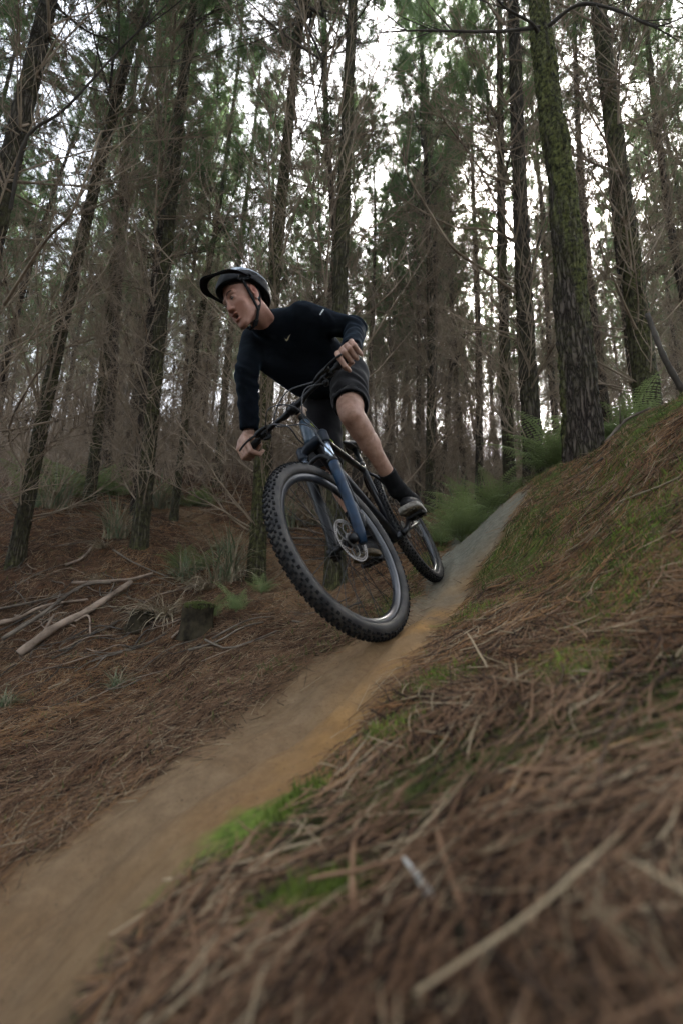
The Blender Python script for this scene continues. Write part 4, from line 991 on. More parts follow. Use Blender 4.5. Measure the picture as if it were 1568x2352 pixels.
def crown_meshes(r, H, zc, axis, dense=1., tag_='a'):
    """dead lower limbs, live crown"""
    (P1, R1), (T1, S1), _ = limbs(r, .5, zc+1.6, 7, 1.95, 42, axis, twig=16, rb=.0095, keep=.9)
    g = G(); V, Q = tubes(P1, R1, 4); g.add(V, Q, 0); V, Q = tubes(T1, S1, 3); g.add(V, Q, 0)
    # second order twiglets
    bi = r.integers(0, len(T1), int(len(T1)*1.3)); b = T1[bi, 2]; d = T1[bi, 3]-T1[bi, 1]; d /= np.linalg.norm(d, axis=1, keepdims=True)+1e-9
    d = d+r.normal(size=d.shape)*.5; l_ = .22*(.5+r.random(len(b)))[:, None]; mid_ = b+d*l_*.5+r.normal(size=d.shape)*.02
    V, Q = tubes(np.stack([b, mid_, b+d*l_], 1), L([.0028, .0022, .0012]), 3); g.add(V, Q, 0)
    # shrivelled needle tufts caught near the stem
    zt = []
    for zz in np.arange(.95, 6.5, .62):
        for q in range(10):
            a = r.random()*6.28; rr = .06+.22*r.random()**2; cx, cy, _ = axis(zz); zt.append([cx+rr*math.cos(a), cy+rr*math.sin(a), zz+.04+r.normal()*.05])
    zt = L(zt); D = np.c_[r.normal(size=(len(zt), 2)), np.full(len(zt), .2)]; D /= np.linalg.norm(D, axis=1, keepdims=True)
    tufts(g, zt, D, r, 9, .085, .006, 1, 1.0)
    pick = r.random(len(T1)) < .06; C = T1[pick, 3]; D = unit(L([0, 0, 1.]))*np.ones((len(C), 1)); tufts(g, C, D, r, 12, .06, .006, 1, 1.2)
    dead = g.mesh('dead_limbs_'+tag_, [M['twig'], M['deadneedle']])
    g = G()
    (P2, R2), (T2, S2), _ = limbs(r, zc-.2, H-.4, 5, 2.1, 30, lambda h: axis(h), twig=12, rb=.014, keep=.95, tl=.75)
    sc_ = np.clip((H-P2[:, 0, 2])/(H-zc), .12, 1)**.7
    def shrink(P, b, s): return b[:, None]+(P-b[:, None])*s[:, None, None]
    tb = np.repeat(P2[:, 0], 12, 0); ts = np.repeat(sc_, 12); P2s = shrink(P2, P2[:, 0].copy(), sc_); T2s = tb[:, None]+(T2-tb[:, None])*ts[:, None, None]
    V, Q = tubes(P2s, R2*sc_[:, None], 4); g.add(V, Q, 2); V, Q = tubes(T2s, S2, 3); g.add(V, Q, 2)
    nb = len(T2s); cnt = int(13*dense); C = []; D = []
    for q in range(cnt):
        s = .25+.75*r.random(nb); x = s*3; i0 = np.minimum(x.astype(int), 2); f_ = (x-i0)[:, None]; ar_ = np.arange(nb)
        C.append(T2s[ar_, i0]*(1-f_)+T2s[ar_, i0+1]*f_); d = T2s[ar_, 3]-T2s[ar_, 0]; D.append(d/(np.linalg.norm(d, axis=1, keepdims=True)+1e-9))
    C = np.concatenate(C); D = np.concatenate(D); D[:, 2] += .15
    kp = fbm(C*.9, 2, int(r.integers(99))) > .37; C, D = C[kp], D[kp]
    tufts(g, C, D, r, 6, .18, .0058, 0, .75)
    return dead, g.mesh('crown_'+tag_, [M['needle'], M['needle2'], M['twigdark']])

PROTO = []
for q, (H, zc) in enumerate([(15.5, 6.2), (17, 7.0), (14.5, 5.6), (16.5, 6.6), (18, 7.5)]):
    r = np.random.default_rng(100+q)
    tm_, axf = trunk_mesh('trunk_%s' % 'abcde'[q], H, .078, 46, 12, r, bend=.3)
    dead, crown = crown_meshes(r, H, zc, axf, tag_='abcde'[q]); PROTO.append((tm_, dead, crown, H))
def plant_tree(loc, proto, rz, sc=1., lean=(0, 0), trunk=None, label=None, group=None, name='pine_tree', crown=True):
    t = empty(name, loc); t.rotation_euler = (lean[1], lean[0], 0); t.scale = (sc, sc, sc)
    tag(t, label, 'pine tree', group)
    tm_, dead, cr_, H = proto
    o = link('trunk', trunk or tm_, t); 
    if not trunk: o.rotation_euler.z = rz
    o = tag(link('dead_limbs', dead, t), kind='stuff'); o.rotation_euler.z = rz
    if crown: o = tag(link('crown', cr_, t), kind='stuff'); o.rotation_euler.z = rz
    return t
def lean_to(base, vx, vy):
    """lean angles so that the stem of a tree at base passes through a point of the picture plane at its own distance"""
    d = CR*((vx-784)/FOC)+CU*((1176-vy)/FOC)+CF; t = base[1]/d[1]; q = d*t-base; return math.atan2(q[0], q[2])
NEAR = [ # base vx, vy, depth, width px at base, top vx, vy, label, moss, lump
 (38,1285,4.6,42,245,330,'dark thin pine at the left edge leaning right, spiky with dead limbs',.25,.07),
 (320,1258,4.9,46,462,100,'black-based pine left of the pale fallen branches, leaning right',.3,.08),
 (398,1204,7.6,24,476,560,'slim pine beside the old track up the far slope, left of the rider',.3,.05),
 (205,1155,7.6,34,315,330,'dark pine behind the ferns at the left, between two nearer leaning pines',.3,.07),
 (588,1336,4.4,52,688,0,'pine standing behind the front tyre and the rider\'s lower arm',.5,.05),
 (770,1354,3.95,60,788,0,'pine seen through the spokes of the front wheel, rising behind the rider',.35,.05),
 (984,1176,8.3,28,978,500,'slender pine just right of the rider\'s raised shoe',.2,.04),
 (1172,1160,6.2,42,1140,120,'narrow pine left of the furrowed grey pine on the right',.25,.05),
 (1228,1125,4.6,66,1160,20,'furrowed grey pine next to the thick mossy trunk',.1,.05),
 (1492,975,4.2,80,1395,0,'grey-green pine rising behind the bank at the right edge',.45,.06),
 (500,1118,11.5,28,560,500,'small distant pine between the slim pine and the rider\'s hand',.3,.05),
 (1096,1160,9.5,24,1096,600,'pale thin pine between the rider\'s back and the furrowed pine',0,.03),
]
for q, (bx, by, d, wpx, tx, ty, lab, ms, lp_) in enumerate(NEAR):
    r = np.random.default_rng(300+q); b = pix(bx, by, d); b[2] = gz(b[0], b[1])-.03
    r0 = wpx/FOC*d/2/(1.40 if bx < 1100 else 1.6)
    mf = (lambda V, ms=ms: np.clip(ms*(.4+1.2*fbm(V*3, 2, 4)), 0, 1))
    tm_, axf = trunk_mesh('trunk', 17, r0, 150 if d < 6 else 90, 34 if d < 6 else 20, r, lp_, .16, mf, .010 if wpx > 40 else .005)
    pr = PROTO[q % 5]
    plant_tree(tuple(b), pr, r.random()*6.28, 1, (lean_to(b, tx, ty), 0), tm_, lab)
# the thick mossy tree on the crest of the bank
r = np.random.default_rng(77); b = pix(1340, 1062, 3.2); b[2] = gz(b[0], b[1])-.05
ks = [(1340, 1075), (1328, 900), (1312, 700), (1290, 420), (1262, 250), (1238, 40), (1225, -200)]
pts = []
for vx, vy in ks: d = CR*((vx-784)/FOC)+CU*((1176-vy)/FOC)+CF; pts.append(d*(b[1]/d[1])-b)
pts = L(pts)
def mpath(z): return np.interp(z, np.r_[pts[:, 2], 20], np.r_[pts[:, 0], pts[-1, 0]-1.5]), np.zeros_like(z)
wz = L([-.5, 0, .35, 1.2, 2.2, 2.6, 2.95, 3.2, 4, 6, 15]); ww = L([.155, .138, .120, .112, .103, .096, .098, .088, .086, .078, .04])
def mossmesh():
    seg, sides = 420, 72; z = np.linspace(-.5, 7, seg); cx, cy = mpath(z); rad_ = np.interp(z, wz, ww)
    a = np.arange(sides)*2*np.pi/sides; A, Z_ = np.meshgrid(a, z)
    p = np.stack([np.cos(A), np.sin(A), Z_*2.0], -1).reshape(-1, 3)
    lm = (fbm(p*1.8, 4, 31)-.5).reshape(seg, sides)*.22; f1 = (1-np.abs(2*fbm(p*L([5, 5, 2.2]), 3, 32)-1)).reshape(seg, sides); f2 = fbm(p*13, 3, 33).reshape(seg, sides)
    plate = np.floor(fbm(p*L([2.4, 2.4, 1.7]), 2, 40)*7).reshape(seg, sides)/7
    bul = sum(w_*np.exp(-((Z_-zz)/s_)**2-((np.angle(np.exp(1j*(A-aa))))/.8)**2) for zz, aa, w_, s_ in [(2.92, 0.2, .13, .10), (2.1, 3.4, .18, .12), (1.35, 3.0, .16, .10), (1.75, 4.6, .16, .1), (.7, 4.9, .12, .1), (1.5, 5.3, .10, .06), (2.5, 4.4, .12, .07)])
    R_2 = rad_[:, None]*(1+lm+bul)+(f1-.6)*.022+(f2-.5)*.034+(plate-.5)*.03
    V = np.stack([cx[:, None]+R_2*np.cos(A), cy[:, None]+R_2*np.sin(A), Z_], -1).reshape(-1, 3)
    i = np.arange(seg-1)[:, None]*sides+np.arange(sides); j = np.arange(seg-1)[:, None]*sides+(np.arange(sides)+1) % sides
    mv = np.clip((.1+1.1*sm(fbm(np.stack([np.cos(A)*1.1, np.sin(A)*1.1, Z_*1.5], -1).reshape(-1, 3), 3, 91)+.10*V[:, 2]-.15, .38, .58))*(.35+.8*f2.ravel())-.05+1.2*(lm.ravel()+bul.ravel()), 0, 1)
    g = G(); g.add(V, np.stack([i, j, j+sides, i+sides], -1).reshape(-1, 4), 0, mv); 
    return g.mesh('trunk', M['bark'], True, 'moss')
mt = empty('pine_tree', tuple(b)); tag(mt, 'thick lumpy tree trunk coated in green moss on the crest of the bank', 'tree')
link('trunk', mossmesh(), mt)
def bigbranch(par, base, pts_px, d0, r0, name='branch', m_='twigdark', tw=6):
    """a single limb; pts_px (vx, vy, depth)"""
    P = smoothpath([pix(*q)-base for q in pts_px], 18); rr = np.linspace(r0, r0*.3, 18)*(1+.12*np.sin(np.arange(18)*1.7))
    g = G(); V, Q = tubes(P[None], rr[None], 8); g.add(V, Q)
    r = np.random.default_rng(int(abs(pts_px[0][0]*7+pts_px[-1][1])))
    for q in range(tw):
        i = r.integers(4, 17); d = unit(P[i]-P[i-1]); n = r.normal(size=3); n[2] += .3; s = unit(d*.8+unit(n)*.7); l_ = .25+.5*r.random()
        tube(g, smoothpath([P[i], P[i]+s*l_*.5, P[i]+s*l_+L([0, 0, .1*l_])], 6), np.linspace(.005, .0016, 6), 4)
        tube(g, [P[i]+s*l_*.5, P[i]+s*l_*.7+r.normal(size=3)*.08], [.003, .0012], 3)
    return obj(name, g, M[m_], par)
bigbranch(mt, b, [(1238, 62, 3.9), (1150, 72, 3.8), (1050, 72, 3.7), (960, 70, 3.6), (870, 75, 3.55)], 0, .014, tw=7)
bigbranch(mt, b, [(1235, 75, 3.9), (1215, 50, 3.85), (1150, 10, 3.8), (1120, -60, 3.7)], 0, .016, tw=4)
bigbranch(mt, b, [(1258, 60, 3.9), (1330, 10, 3.8), (1420, 25, 3.7), (1500, 60, 3.6), (1568, 40, 3.5)], 0, .016, tw=7)
tr9 = [o for o in bpy.data.objects if o.get('label', '').startswith('furrowed grey')][0]
def local(par): return par
def branch_on(par, pts_px, r0, m_='twig', tw=7):
    bpy.context.view_layer.update() if False else None
    mw = Matrix.LocRotScale(par.location, par.rotation_euler, par.scale).inverted()
    P = smoothpath([L(mw@Vector(pix(*q))) for q in pts_px], 20); rr = np.linspace(r0, r0*.28, 20)
    g = G(); V, Q = tubes(P[None], rr[None], 7); g.add(V, Q); r = np.random.default_rng(int(abs(pts_px[0][0]*3+pts_px[-1][1])))
    for q in range(tw):
        i = r.integers(5, 19); d = unit(P[i]-P[i-1]); n = r.normal(size=3); n[2] += .3; s = unit(d*.9+unit(n)*.6); l_ = .3+.5*r.random()
        tube(g, smoothpath([P[i], P[i]+s*l_*.5, P[i]+s*l_+L([0, 0, .12*l_])], 6), np.linspace(.0048, .0014, 6), 4)
    return obj('branch', g, M[m_], par)
branch_on(tr9, [(1182, 672, 5.0), (1110, 620, 4.8), (1040, 570, 4.6), (985, 485, 4.5), (935, 400, 4.4), (925, 330, 4.4)], .018)
branch_on(tr9, [(1212, 655, 5.0), (1235, 560, 5.0), (1250, 490, 5.0)], .020, 'twigdark', 2)
branch_on(tr9, [(1180, 552, 5.1), (1120, 528, 4.9), (1040, 520, 4.8), (960, 480, 4.7), (900, 440, 4.6)], .013)
branch_on(tr9, [(1172, 420, 5.2), (1110, 395, 5.0), (1060, 330, 4.9), (1010, 270, 4.8), (960, 255, 4.7)], .013)
trL = [o for o in bpy.data.objects if o.get('label', '').startswith('dark thin pine')][0]
branch_on(trL, [(60, 1090, 4.5), (20, 1000, 4.2), (60, 900, 3.6), (130, 800, 3.2)], .011)
# ---- the rest of the stand: rows about three metres apart
r = np.random.default_rng(42); UNSEEN_BEHIND = [(x_+r_.normal()*.5, y_+r_.normal()*.5) for r_ in [np.random.default_rng(6)] for x_ in np.arange(-13, 14, 3.2) for y_ in (-4, -7.2, -10.5) if abs(x_) > 1.4 or y_ < -5]; taken = [tuple(o.location[:2]) for o in bpy.data.objects if o.name.startswith('pine_tree')]  # unseen pines behind the camera, added to cut the flat frontal light
k = 0; cand = []
for iy in range(0, 14):
    for ix in range(-14, 15):
        x = ix*3.1+r.normal()*.7+(iy % 2)*1.5; y = 6.6+iy*2.7+r.normal()*.6
        if abs(x) > 1.5+(y+2)*.86: continue
        if min(math.hypot(x-a, y-b_) for a, b_ in taken) < 1.7: continue
        cand.append((x, y))
cand += [tuple(pix(vx_, 1170, d_)[:2]) for vx_, d_ in ((900, 15.5), (958, 11.6), (884, 20), (1010, 14), (930, 24), (1075, 13), (845, 12.5), (1120, 17), (1040, 20), (990, 10.5), (1290, 11), (1350, 14), (720, 14), (620, 11))]
cand += [(-4.6, 3.3), (-6.2, 5.3), (5.6, 4.6), (6.4, 7.2), (-3.1, 6.6), (4.2, 6.6)]
cand += UNSEEN_BEHIND+[(-7.5, -1), (-8.5, 2), (7.5, -1), (8.6, 2), (-5.2, .3), (6.2, .8)]  # these and the side pines stay unseen, added to shape the forest light
FEET = [(-60, 'left edge'), (38, 'leftmost leaning pine'), (205, 'pine behind the ferns'), (320, 'black-based pine'), (398, 'slim pine'), (500, 'small distant pine'), (588, 'pine behind the tyre'), (770, 'pine in the wheel'), (984, 'slender pine by the shoe'), (1096, 'pale thin pine'), (1172, 'narrow pine'), (1228, 'furrowed pine'), (1340, 'mossy trunk'), (1492, 'grey-green pine'), (1640, 'right edge')]
SEEN = []
for x, y in cand:
    vx_ = proj(L([[x, y, gz(x, y)+6]]))[0][0][0]; sc_k = 1.
    if y > 0 and 1185 < vx_ < 1280 and r.random() < .35: continue
    if y > 8 and (860 < vx_ < 1090 or 540 < vx_ < 660): sc_k = .98
    q = r.integers(0, 5); d = math.hypot(x, y); z = gz(x, y)
    vx = proj(L([[x, y, z+1]]))[0][0][0]
    if y < 10:
        side_ = 'left' if vx < 520 else 'middle' if vx < 1000 else 'right'
    t = plant_tree((x, y, z-.1), PROTO[q], r.random()*6.28, sc_k*(.85+.3*r.random()), (r.normal()*.035, r.normal()*.03), None,
        'thin plantation pine with bare dead limbs among others deep in the stand', 'pines standing deep in the plantation')
    (pv_,), (pd_,) = proj(L([[x, y, z+.3]]))
    if 0 < pd_ < 13.5 and y > 2 and -40 < pv_[0] < 1610: SEEN.append((pv_[0], pd_, t))
    k += 1
for (a_, na), (b_, nb_) in zip(FEET[:-1], FEET[1:]):
    S_ = sorted([s_ for s_ in SEEN if a_ <= s_[0] < b_], key=lambda s_: s_[0])
    for i_, (v_, d_, t) in enumerate(S_):
        o_ = 'lone' if len(S_) == 1 else 'leftmost' if i_ == 0 else 'rightmost' if i_ == len(S_)-1 else ['', 'second', 'third', 'fourth', 'fifth', 'sixth'][min(i_, 5)]
        t['label'] = '%s background pine %sbetween %s and %s' % (o_, 'from left, ' if o_ in ('second', 'third', 'fourth', 'fifth', 'sixth') else '', na, nb_)
# a dark tree close by at the left edge, and one big limb crossing the upper left
bl = L([-3.35, 3.5, 0]); bl[2] = gz(bl[0], bl[1])-.05; tm_, axf = trunk_mesh('trunk', 16, .105, 120, 28, np.random.default_rng(9), .05, .1, lambda V: np.full(len(V), .1), .008)
t = plant_tree(tuple(bl), PROTO[3], 2., 1., (lean_to(bl, 105, 20), 0), tm_, 'near black pine cut off by the left edge, high up', None)
branch_on(t, [(25, 480, 3.7), (60, 320, 3.6), (150, 250, 3.5), (280, 110, 3.4), (385, 10, 3.3)], .014, 'twigdark', 8)
branch_on(t, [(10, 700, 3.6), (100, 560, 3.3), (170, 480, 3.1), (225, 320, 3.0), (240, 300, 3.0)], .012, 'twig', 6)
# ------------------------------------------------------------------ forest floor: needles, strands, moss, sticks, ferns
M['n1'] = mat('brown needle', (.11, .060, .034), .75, 0, .3, (.24, .145, .085), 5)
M['n2'] = mat('orange needle', (.20, .10, .045), .7, 0, .3, (.30, .17, .08), 5)
M['n3'] = mat('straw needle', (.24, .18, .11), .7, 0, .3, (.36, .28, .18), 5)
M['n4'] = mat('dark needle', (.022, .014, .010), .8, 0, .3, (.07, .045, .03), 5)
M['mossg'] = mat('moss', (.055, .070, .022), .85, 0, .2, (.14, .155, .055), 9, transl=.2)
M['limeg'] = mat('bright moss', (.08, .115, .022), .8, 0, .2, (.20, .25, .05), 9, transl=.3)
M['fern'] = mat('fern frond', (.13, .165, .065), .7, 0, .35, (.24, .30, .12), 3, transl=.4)
M['sedge'] = mat('sedge blade', (.09, .12, .06), .5, 0, .4, (.20, .23, .13), 3, transl=.25)
M['straw'] = mat('dead grass', (.20, .155, .10), .7, 0, .3, (.40, .33, .23), 4, transl=.15)
M['pale'] = mat('bare pale wood', (.11, .08, .06), .8, 0, .3, (.32, .24, .18), 7, stretch=(1, 1, 1), bump=.002, bscale=40)
M['white'] = mat('weathered white stalk', (.30, .28, .25), .8, 0, .3, (.42, .40, .36), 60)
M['stick'] = mat('grey stick', (.06, .048, .037), .85, 0, .25, (.19, .155, .12), 5, bump=.001, bscale=50)
M['stumpw'] = mat('dark rotten wood', (.010, .008, .006), .9, 0, .1, (.055, .045, .028), 9, bump=.012, bscale=14)
MN = [M['n1'], M['n2'], M['n3'], M['n4']]
def scatter(n, r0, r1, a0, a1, r, pw=1.):
    q = r.random(n); rr = np.exp(np.log(r0)+(np.log(r1)-np.log(r0))*q**pw); a = R_(a0)+(R_(a1)-R_(a0))*r.random(n)
    return np.c_[rr*np.sin(a), rr*np.cos(a)-.05]
def lay(g, xy, ln, rad0, r, k=2, lift=.004, curl=.12, tilt=.012, sides=3, mi=None, az=None):
    """thin strands lying on the ground"""
    n = len(xy); az = r.random(n)*2*np.pi if az is None else az
    s = np.linspace(-.5, .5, k); d = np.stack([np.cos(az), np.sin(az)], 1); p_ = np.stack([-d[:, 1], d[:, 0]], 1)
    cv = r.normal(size=n)*curl
    XYs = xy[:, None]+d[:, None]*(s[:, None]*ln[:, None, None].reshape(n, 1, 1))+p_[:, None]*((s**2-.1)[None, :, None]*(cv*ln)[:, None, None]*2)
    z = _look(ZG, XYs.reshape(-1, 2)).reshape(n, k)
    zt = z+(lift*r.random(n))[:, None]+np.abs(r.normal(size=n)*tilt)[:, None]*(s+.5)*np.sign(r.random(n)-.3)[:, None]+rad0[:, None]*.6
    zt = np.maximum(zt, z-.003)
    if k > 3: lin = zt[:, :1]+(zt[:, -1:]-zt[:, :1])*(s+.5); zt = .75*np.maximum(lin, zt.mean(1, keepdims=True)*.5+lin*.5)+.25*zt
    P = np.concatenate([XYs, zt[..., None]], 2)
    tp = np.ones(k); tp[-1] = .35; tp[0] = .7
    V, Q = tubes(P, rad0[:, None]*tp, sides)
    if mi is None: g.add(V, Q)
    else:
        per = len(Q)//n; perv = len(V)//n; ids = np.repeat(mi, per); Q = Q.reshape(-1, 4)
        for q in np.unique(mi):
            sel = ids == q; g.q.append(Q[sel]+g.n); g.qm.append(np.full(sel.sum(), q))
        g.v.append(V); g.c.append(np.zeros(len(V))); g.n += len(V)
r = np.random.default_rng(5)
# (a) fine pine needles
xy = scatter(210000, .9, 13, -44, 46, r, .85); tm = _look(TG, xy); ms = _look(MG, xy)
keep = (tm < .05-.16*r.random(len(xy))) | ((r.random(len(xy)) < .012) & (tm < .12)); keep &= r.random(len(xy)) > ms*.8; keep &= r.random(len(xy)) < .4+1.2*fbm(xy*4, 3, 70); xy = xy[keep]; n = len(xy); dist = np.hypot(xy[:, 0], xy[:, 1])
g = G(); pm = fbm(xy*1.3, 3, 71); mi = np.where(r.random(n) < .10, 2, np.where(r.random(n) < sm(pm, .35, .65)*.5, 1, np.where(r.random(n) < .30, 3, 0)))
lay(g, xy, .045+.055*r.random(n), .0008+.00042*dist, r, 2, .006, .1, .010+.0, 3, mi)
tag(obj('needle_litter', g, MN), kind='stuff')
def AZ_(xy, r): return (fbm(xy*2.2, 2, 80)-.5)*7+1.2+r.normal(size=len(xy))*.55+(r.random(len(xy)) < .3)*r.random(len(xy))*6
# (b) the near bank: strands, needles and dry grass, very close to the lens
xy = scatter(52000, .20, 3.4, -40, 70, r, .85); tm = _look(TG, xy); right = (dpoly(xy, TR) < dpoly(xy, TL)) | (xy[:, 0] > .3)
keep = (tm < -.03) & right & (r.random(len(xy)) > np.maximum(.93*_look(MG, xy), _look(BG, xy)*1.6)); xy = xy[keep]; n = len(xy); dist = np.hypot(xy[:, 0], xy[:, 1]); g = G()
pm = fbm(xy*3, 3, 72); mi = np.where(r.random(n) < .10, 2, np.where(r.random(n) < sm(pm, .4, .6)*.40, 1, np.where(r.random(n) < .38, 3, 0)))
lay(g, xy, (.04+.09*r.random(n))*(.5+.5*np.minimum(dist, 1.3)), .0006+.0009*r.random(n)*np.minimum(dist+.4, 1.4), r, 4, .012, .16, .014, 3, mi, AZ_(xy, r))
xy = scatter(110, .22, 2.2, -38, 68, r, .8); tm = _look(TG, xy); right = (dpoly(xy, TR) < dpoly(xy, TL)) | (xy[:, 0] > .3); xy = xy[(tm < -.02) & right]; n = len(xy); dist = np.hypot(xy[:, 0], xy[:, 1])
mi = r.choice([0, 1, 0, 2, 3], n); lay(g, xy, .07+.11*r.random(n), .0011+.0012*r.random(n)*np.minimum(dist+.4, 1.2), r, 6, .02, .22, .02, 6, mi, AZ_(xy, r))
tag(obj('dry_strands', g, MN), kind='stuff')
# (c) moss: short upright blades
xy = scatter(130000, .22, 6, -42, 62, r, .8); ms = _look(MG, xy); bl_ = _look(BG, xy); tm = _look(TG, xy)
keep = (r.random(len(xy)) < ms*1.3+.03) & (tm < .0); xy, bl_ = xy[keep], bl_[keep]; n = len(xy); dist = np.hypot(xy[:, 0], xy[:, 1])
z = _look(ZG, xy); h = (.008+.010*r.random(n))*(.95+.55*np.minimum(dist, 2.5)); P0 = np.c_[xy, z-.002]; tip = P0+np.c_[r.normal(size=(n, 2))*.45*h[:, None], h]
s = r.normal(size=(n, 3)); s[:, 2] = 0; s /= np.linalg.norm(s, axis=1, keepdims=True); wd = (.0016+.0009*dist)[:, None]
V = np.stack([P0-s*wd, P0+s*wd, tip], 1).reshape(-1, 3); g = G(); mi = (r.random(n) < bl_*.9).astype(int)
T_ = np.arange(n*3).reshape(-1, 3)
for q in (0, 1):
    sel = mi == q; g.t.append(T_[sel]); g.tm.append(np.full(sel.sum(), q))
g.v.append(V); g.c.append(np.zeros(len(V))); g.n += len(V)
tag(obj('moss', g, [M['mossg'], M['limeg']]), kind='stuff')
# (d) crumbs and grit on the worn trail
xy = scatter(9000, .5, 5, -44, 30, r, .9); tm = _look(TG, xy); xy = xy[tm > .0]; n = len(xy); dist = np.hypot(xy[:, 0], xy[:, 1]); z = _look(ZG, xy); sz = (.0012+.002*r.random(n)**2)*(.5+.5*dist)
O = L([[1, 0, 0], [0, 1, 0], [-1, 0, 0], [0, -1, 0], [0, 0, .8]], float); V = (np.c_[xy, z-.0003][:, None]+O*sz[:, None, None]*(.6+.8*r.random((n, 5, 1)))).reshape(-1, 3)
F_ = (np.arange(n)[:, None, None]*5+L([[0, 1, 4], [1, 2, 4], [2, 3, 4], [3, 0, 4]])).reshape(-1, 3)
M['grit'] = mat('clay crumbs', (.09, .06, .035), .95, 0, .1, (.20, .14, .08), 30); g = G(); g.add(V, F_); tag(obj('grit', g, M['grit']), kind='stuff')
# ---- ferns
def fern_mesh(nf, Lf, r, up=50, name='fern'):
    g = G(); rp = []; 
    for q in range(nf):
        az = r.random()*6.28; el = R_(up+r.normal()*14); l_ = Lf*(.65+.5*r.random()); k = 9; t = np.linspace(0, 1, k); E_ = el-t*R_(62+r.normal()*12)
        D = np.stack([np.cos(E_)*math.cos(az), np.cos(E_)*math.sin(az), np.sin(E_)], 1)*l_/(k-1); P = np.cumsum(np.r_[[[0, 0, 0]], D[:-1]], 0); rp.append(P)
        side_ = L([-math.sin(az), math.cos(az), 0]); npn = 28; tt = np.linspace(.16, .985, npn)
        C = np.stack([np.interp(tt, t, P[:, a]) for a in range(3)], 1); Td = np.stack([np.interp(tt, t, D[:, a]) for a in range(3)], 1); Td /= np.linalg.norm(Td, axis=1, keepdims=True)
        pl = l_*.27*np.sin(np.pi*np.clip(tt*.93+.12, 0, 1))**.8*(1.1-tt*.75); w_ = l_/npn*.40
        for s in (-1, 1):
            d = side_*s+Td*.38; d /= np.linalg.norm(d, axis=1, keepdims=True); dn = L([0, 0, -1.])
            # each pinna: a saw-edged strip of leaflets
            mpts = 5; u = np.linspace(0, 1, mpts)
            ctr = C[:, None]+d[:, None]*(pl[:, None]*u)[..., None]+dn*((pl[:, None]*.35*u**2))[..., None]+r.normal(size=(npn, 1, 3))*.004*u[None, :, None]
            for e in range(mpts-1):
                b0, b1 = ctr[:, e], ctr[:, e+1]; ww_ = w_*(1-.8*u[e])
                mid_ = (b0*.45+b1*.55)
                g.add(np.stack([b0, mid_+Td*ww_, b1], 1).reshape(-1, 3), np.arange(npn*3).reshape(-1, 3)); g.add(np.stack([b0, b1, mid_-Td*ww_], 1).reshape(-1, 3), np.arange(npn*3).reshape(-1, 3))
    V, Q = tubes(L(rp), np.linspace(.0028, .0008, 9)*Lf/.6, 4); g.add(V, Q)
    return g.mesh(name, M['fern'])
def tuss_mesh(nb, Lb, r, mt_, w=.004, up=70, name='tussock', mix_=0):
    k = 6; az = r.random(nb)*6.28; el = R_(up)+r.normal(size=nb)*.28; l_ = Lb*(.5+.7*r.random(nb)); t = np.linspace(0, 1, k)
    E_ = el[:, None]-t*(R_(75)+r.normal(size=(nb, 1))*.6)*(.5+r.random((nb, 1))); D = np.stack([np.cos(E_)*np.cos(az)[:, None], np.cos(E_)*np.sin(az)[:, None], np.sin(E_)], -1)*(l_/(k-1))[:, None, None]
    P = np.cumsum(np.concatenate([np.zeros((nb, 1, 3)), D[:, :-1]], 1), 1); P[..., :2] += (r.normal(size=(nb, 2))*.10*Lb)[:, None]; S = np.stack([-np.sin(az), np.cos(az), np.zeros(nb)], 1)+r.normal(size=(nb, 3))*.3
    W = (w*(.6+.8*r.random(nb)))[:, None]*(1-t**2*.9); A_ = P-S[:, None]*W[..., None]; B_ = P+S[:, None]*W[..., None]; P[..., 2] -= W*.5
    V = np.stack([A_, P, B_], 2).reshape(-1, 3); i = (np.arange(nb)[:, None]*k*3+np.arange(k-1)*3).reshape(-1); Q0 = np.stack([i, i+1, i+4, i+3], 1); Q1 = np.stack([i+1, i+2, i+5, i+4], 1)
    g = G(); sel = np.repeat(r.random(nb) < mix_, k-1)
    g.add(V, Q0[~sel]); n0 = 0; g.q.append(Q1[~sel]); g.qm.append(np.zeros((~sel).sum(), int)); 
    if sel.any(): g.q += [Q0[sel], Q1[sel]]; g.qm += [np.ones(sel.sum(), int)]*2
    return g.mesh(name, [mt_, M['straw']])
r = np.random.default_rng(12)
FM_ = [fern_mesh(15, .62, r), fern_mesh(11, .55, r, 58), fern_mesh(18, .7, r, 42)]
def grnd(vx, vy, d):
    """ground point below the picture point at roughly depth d"""
    b = pix(vx, vy, d); b[2] = gz(b[0], b[1]); return b
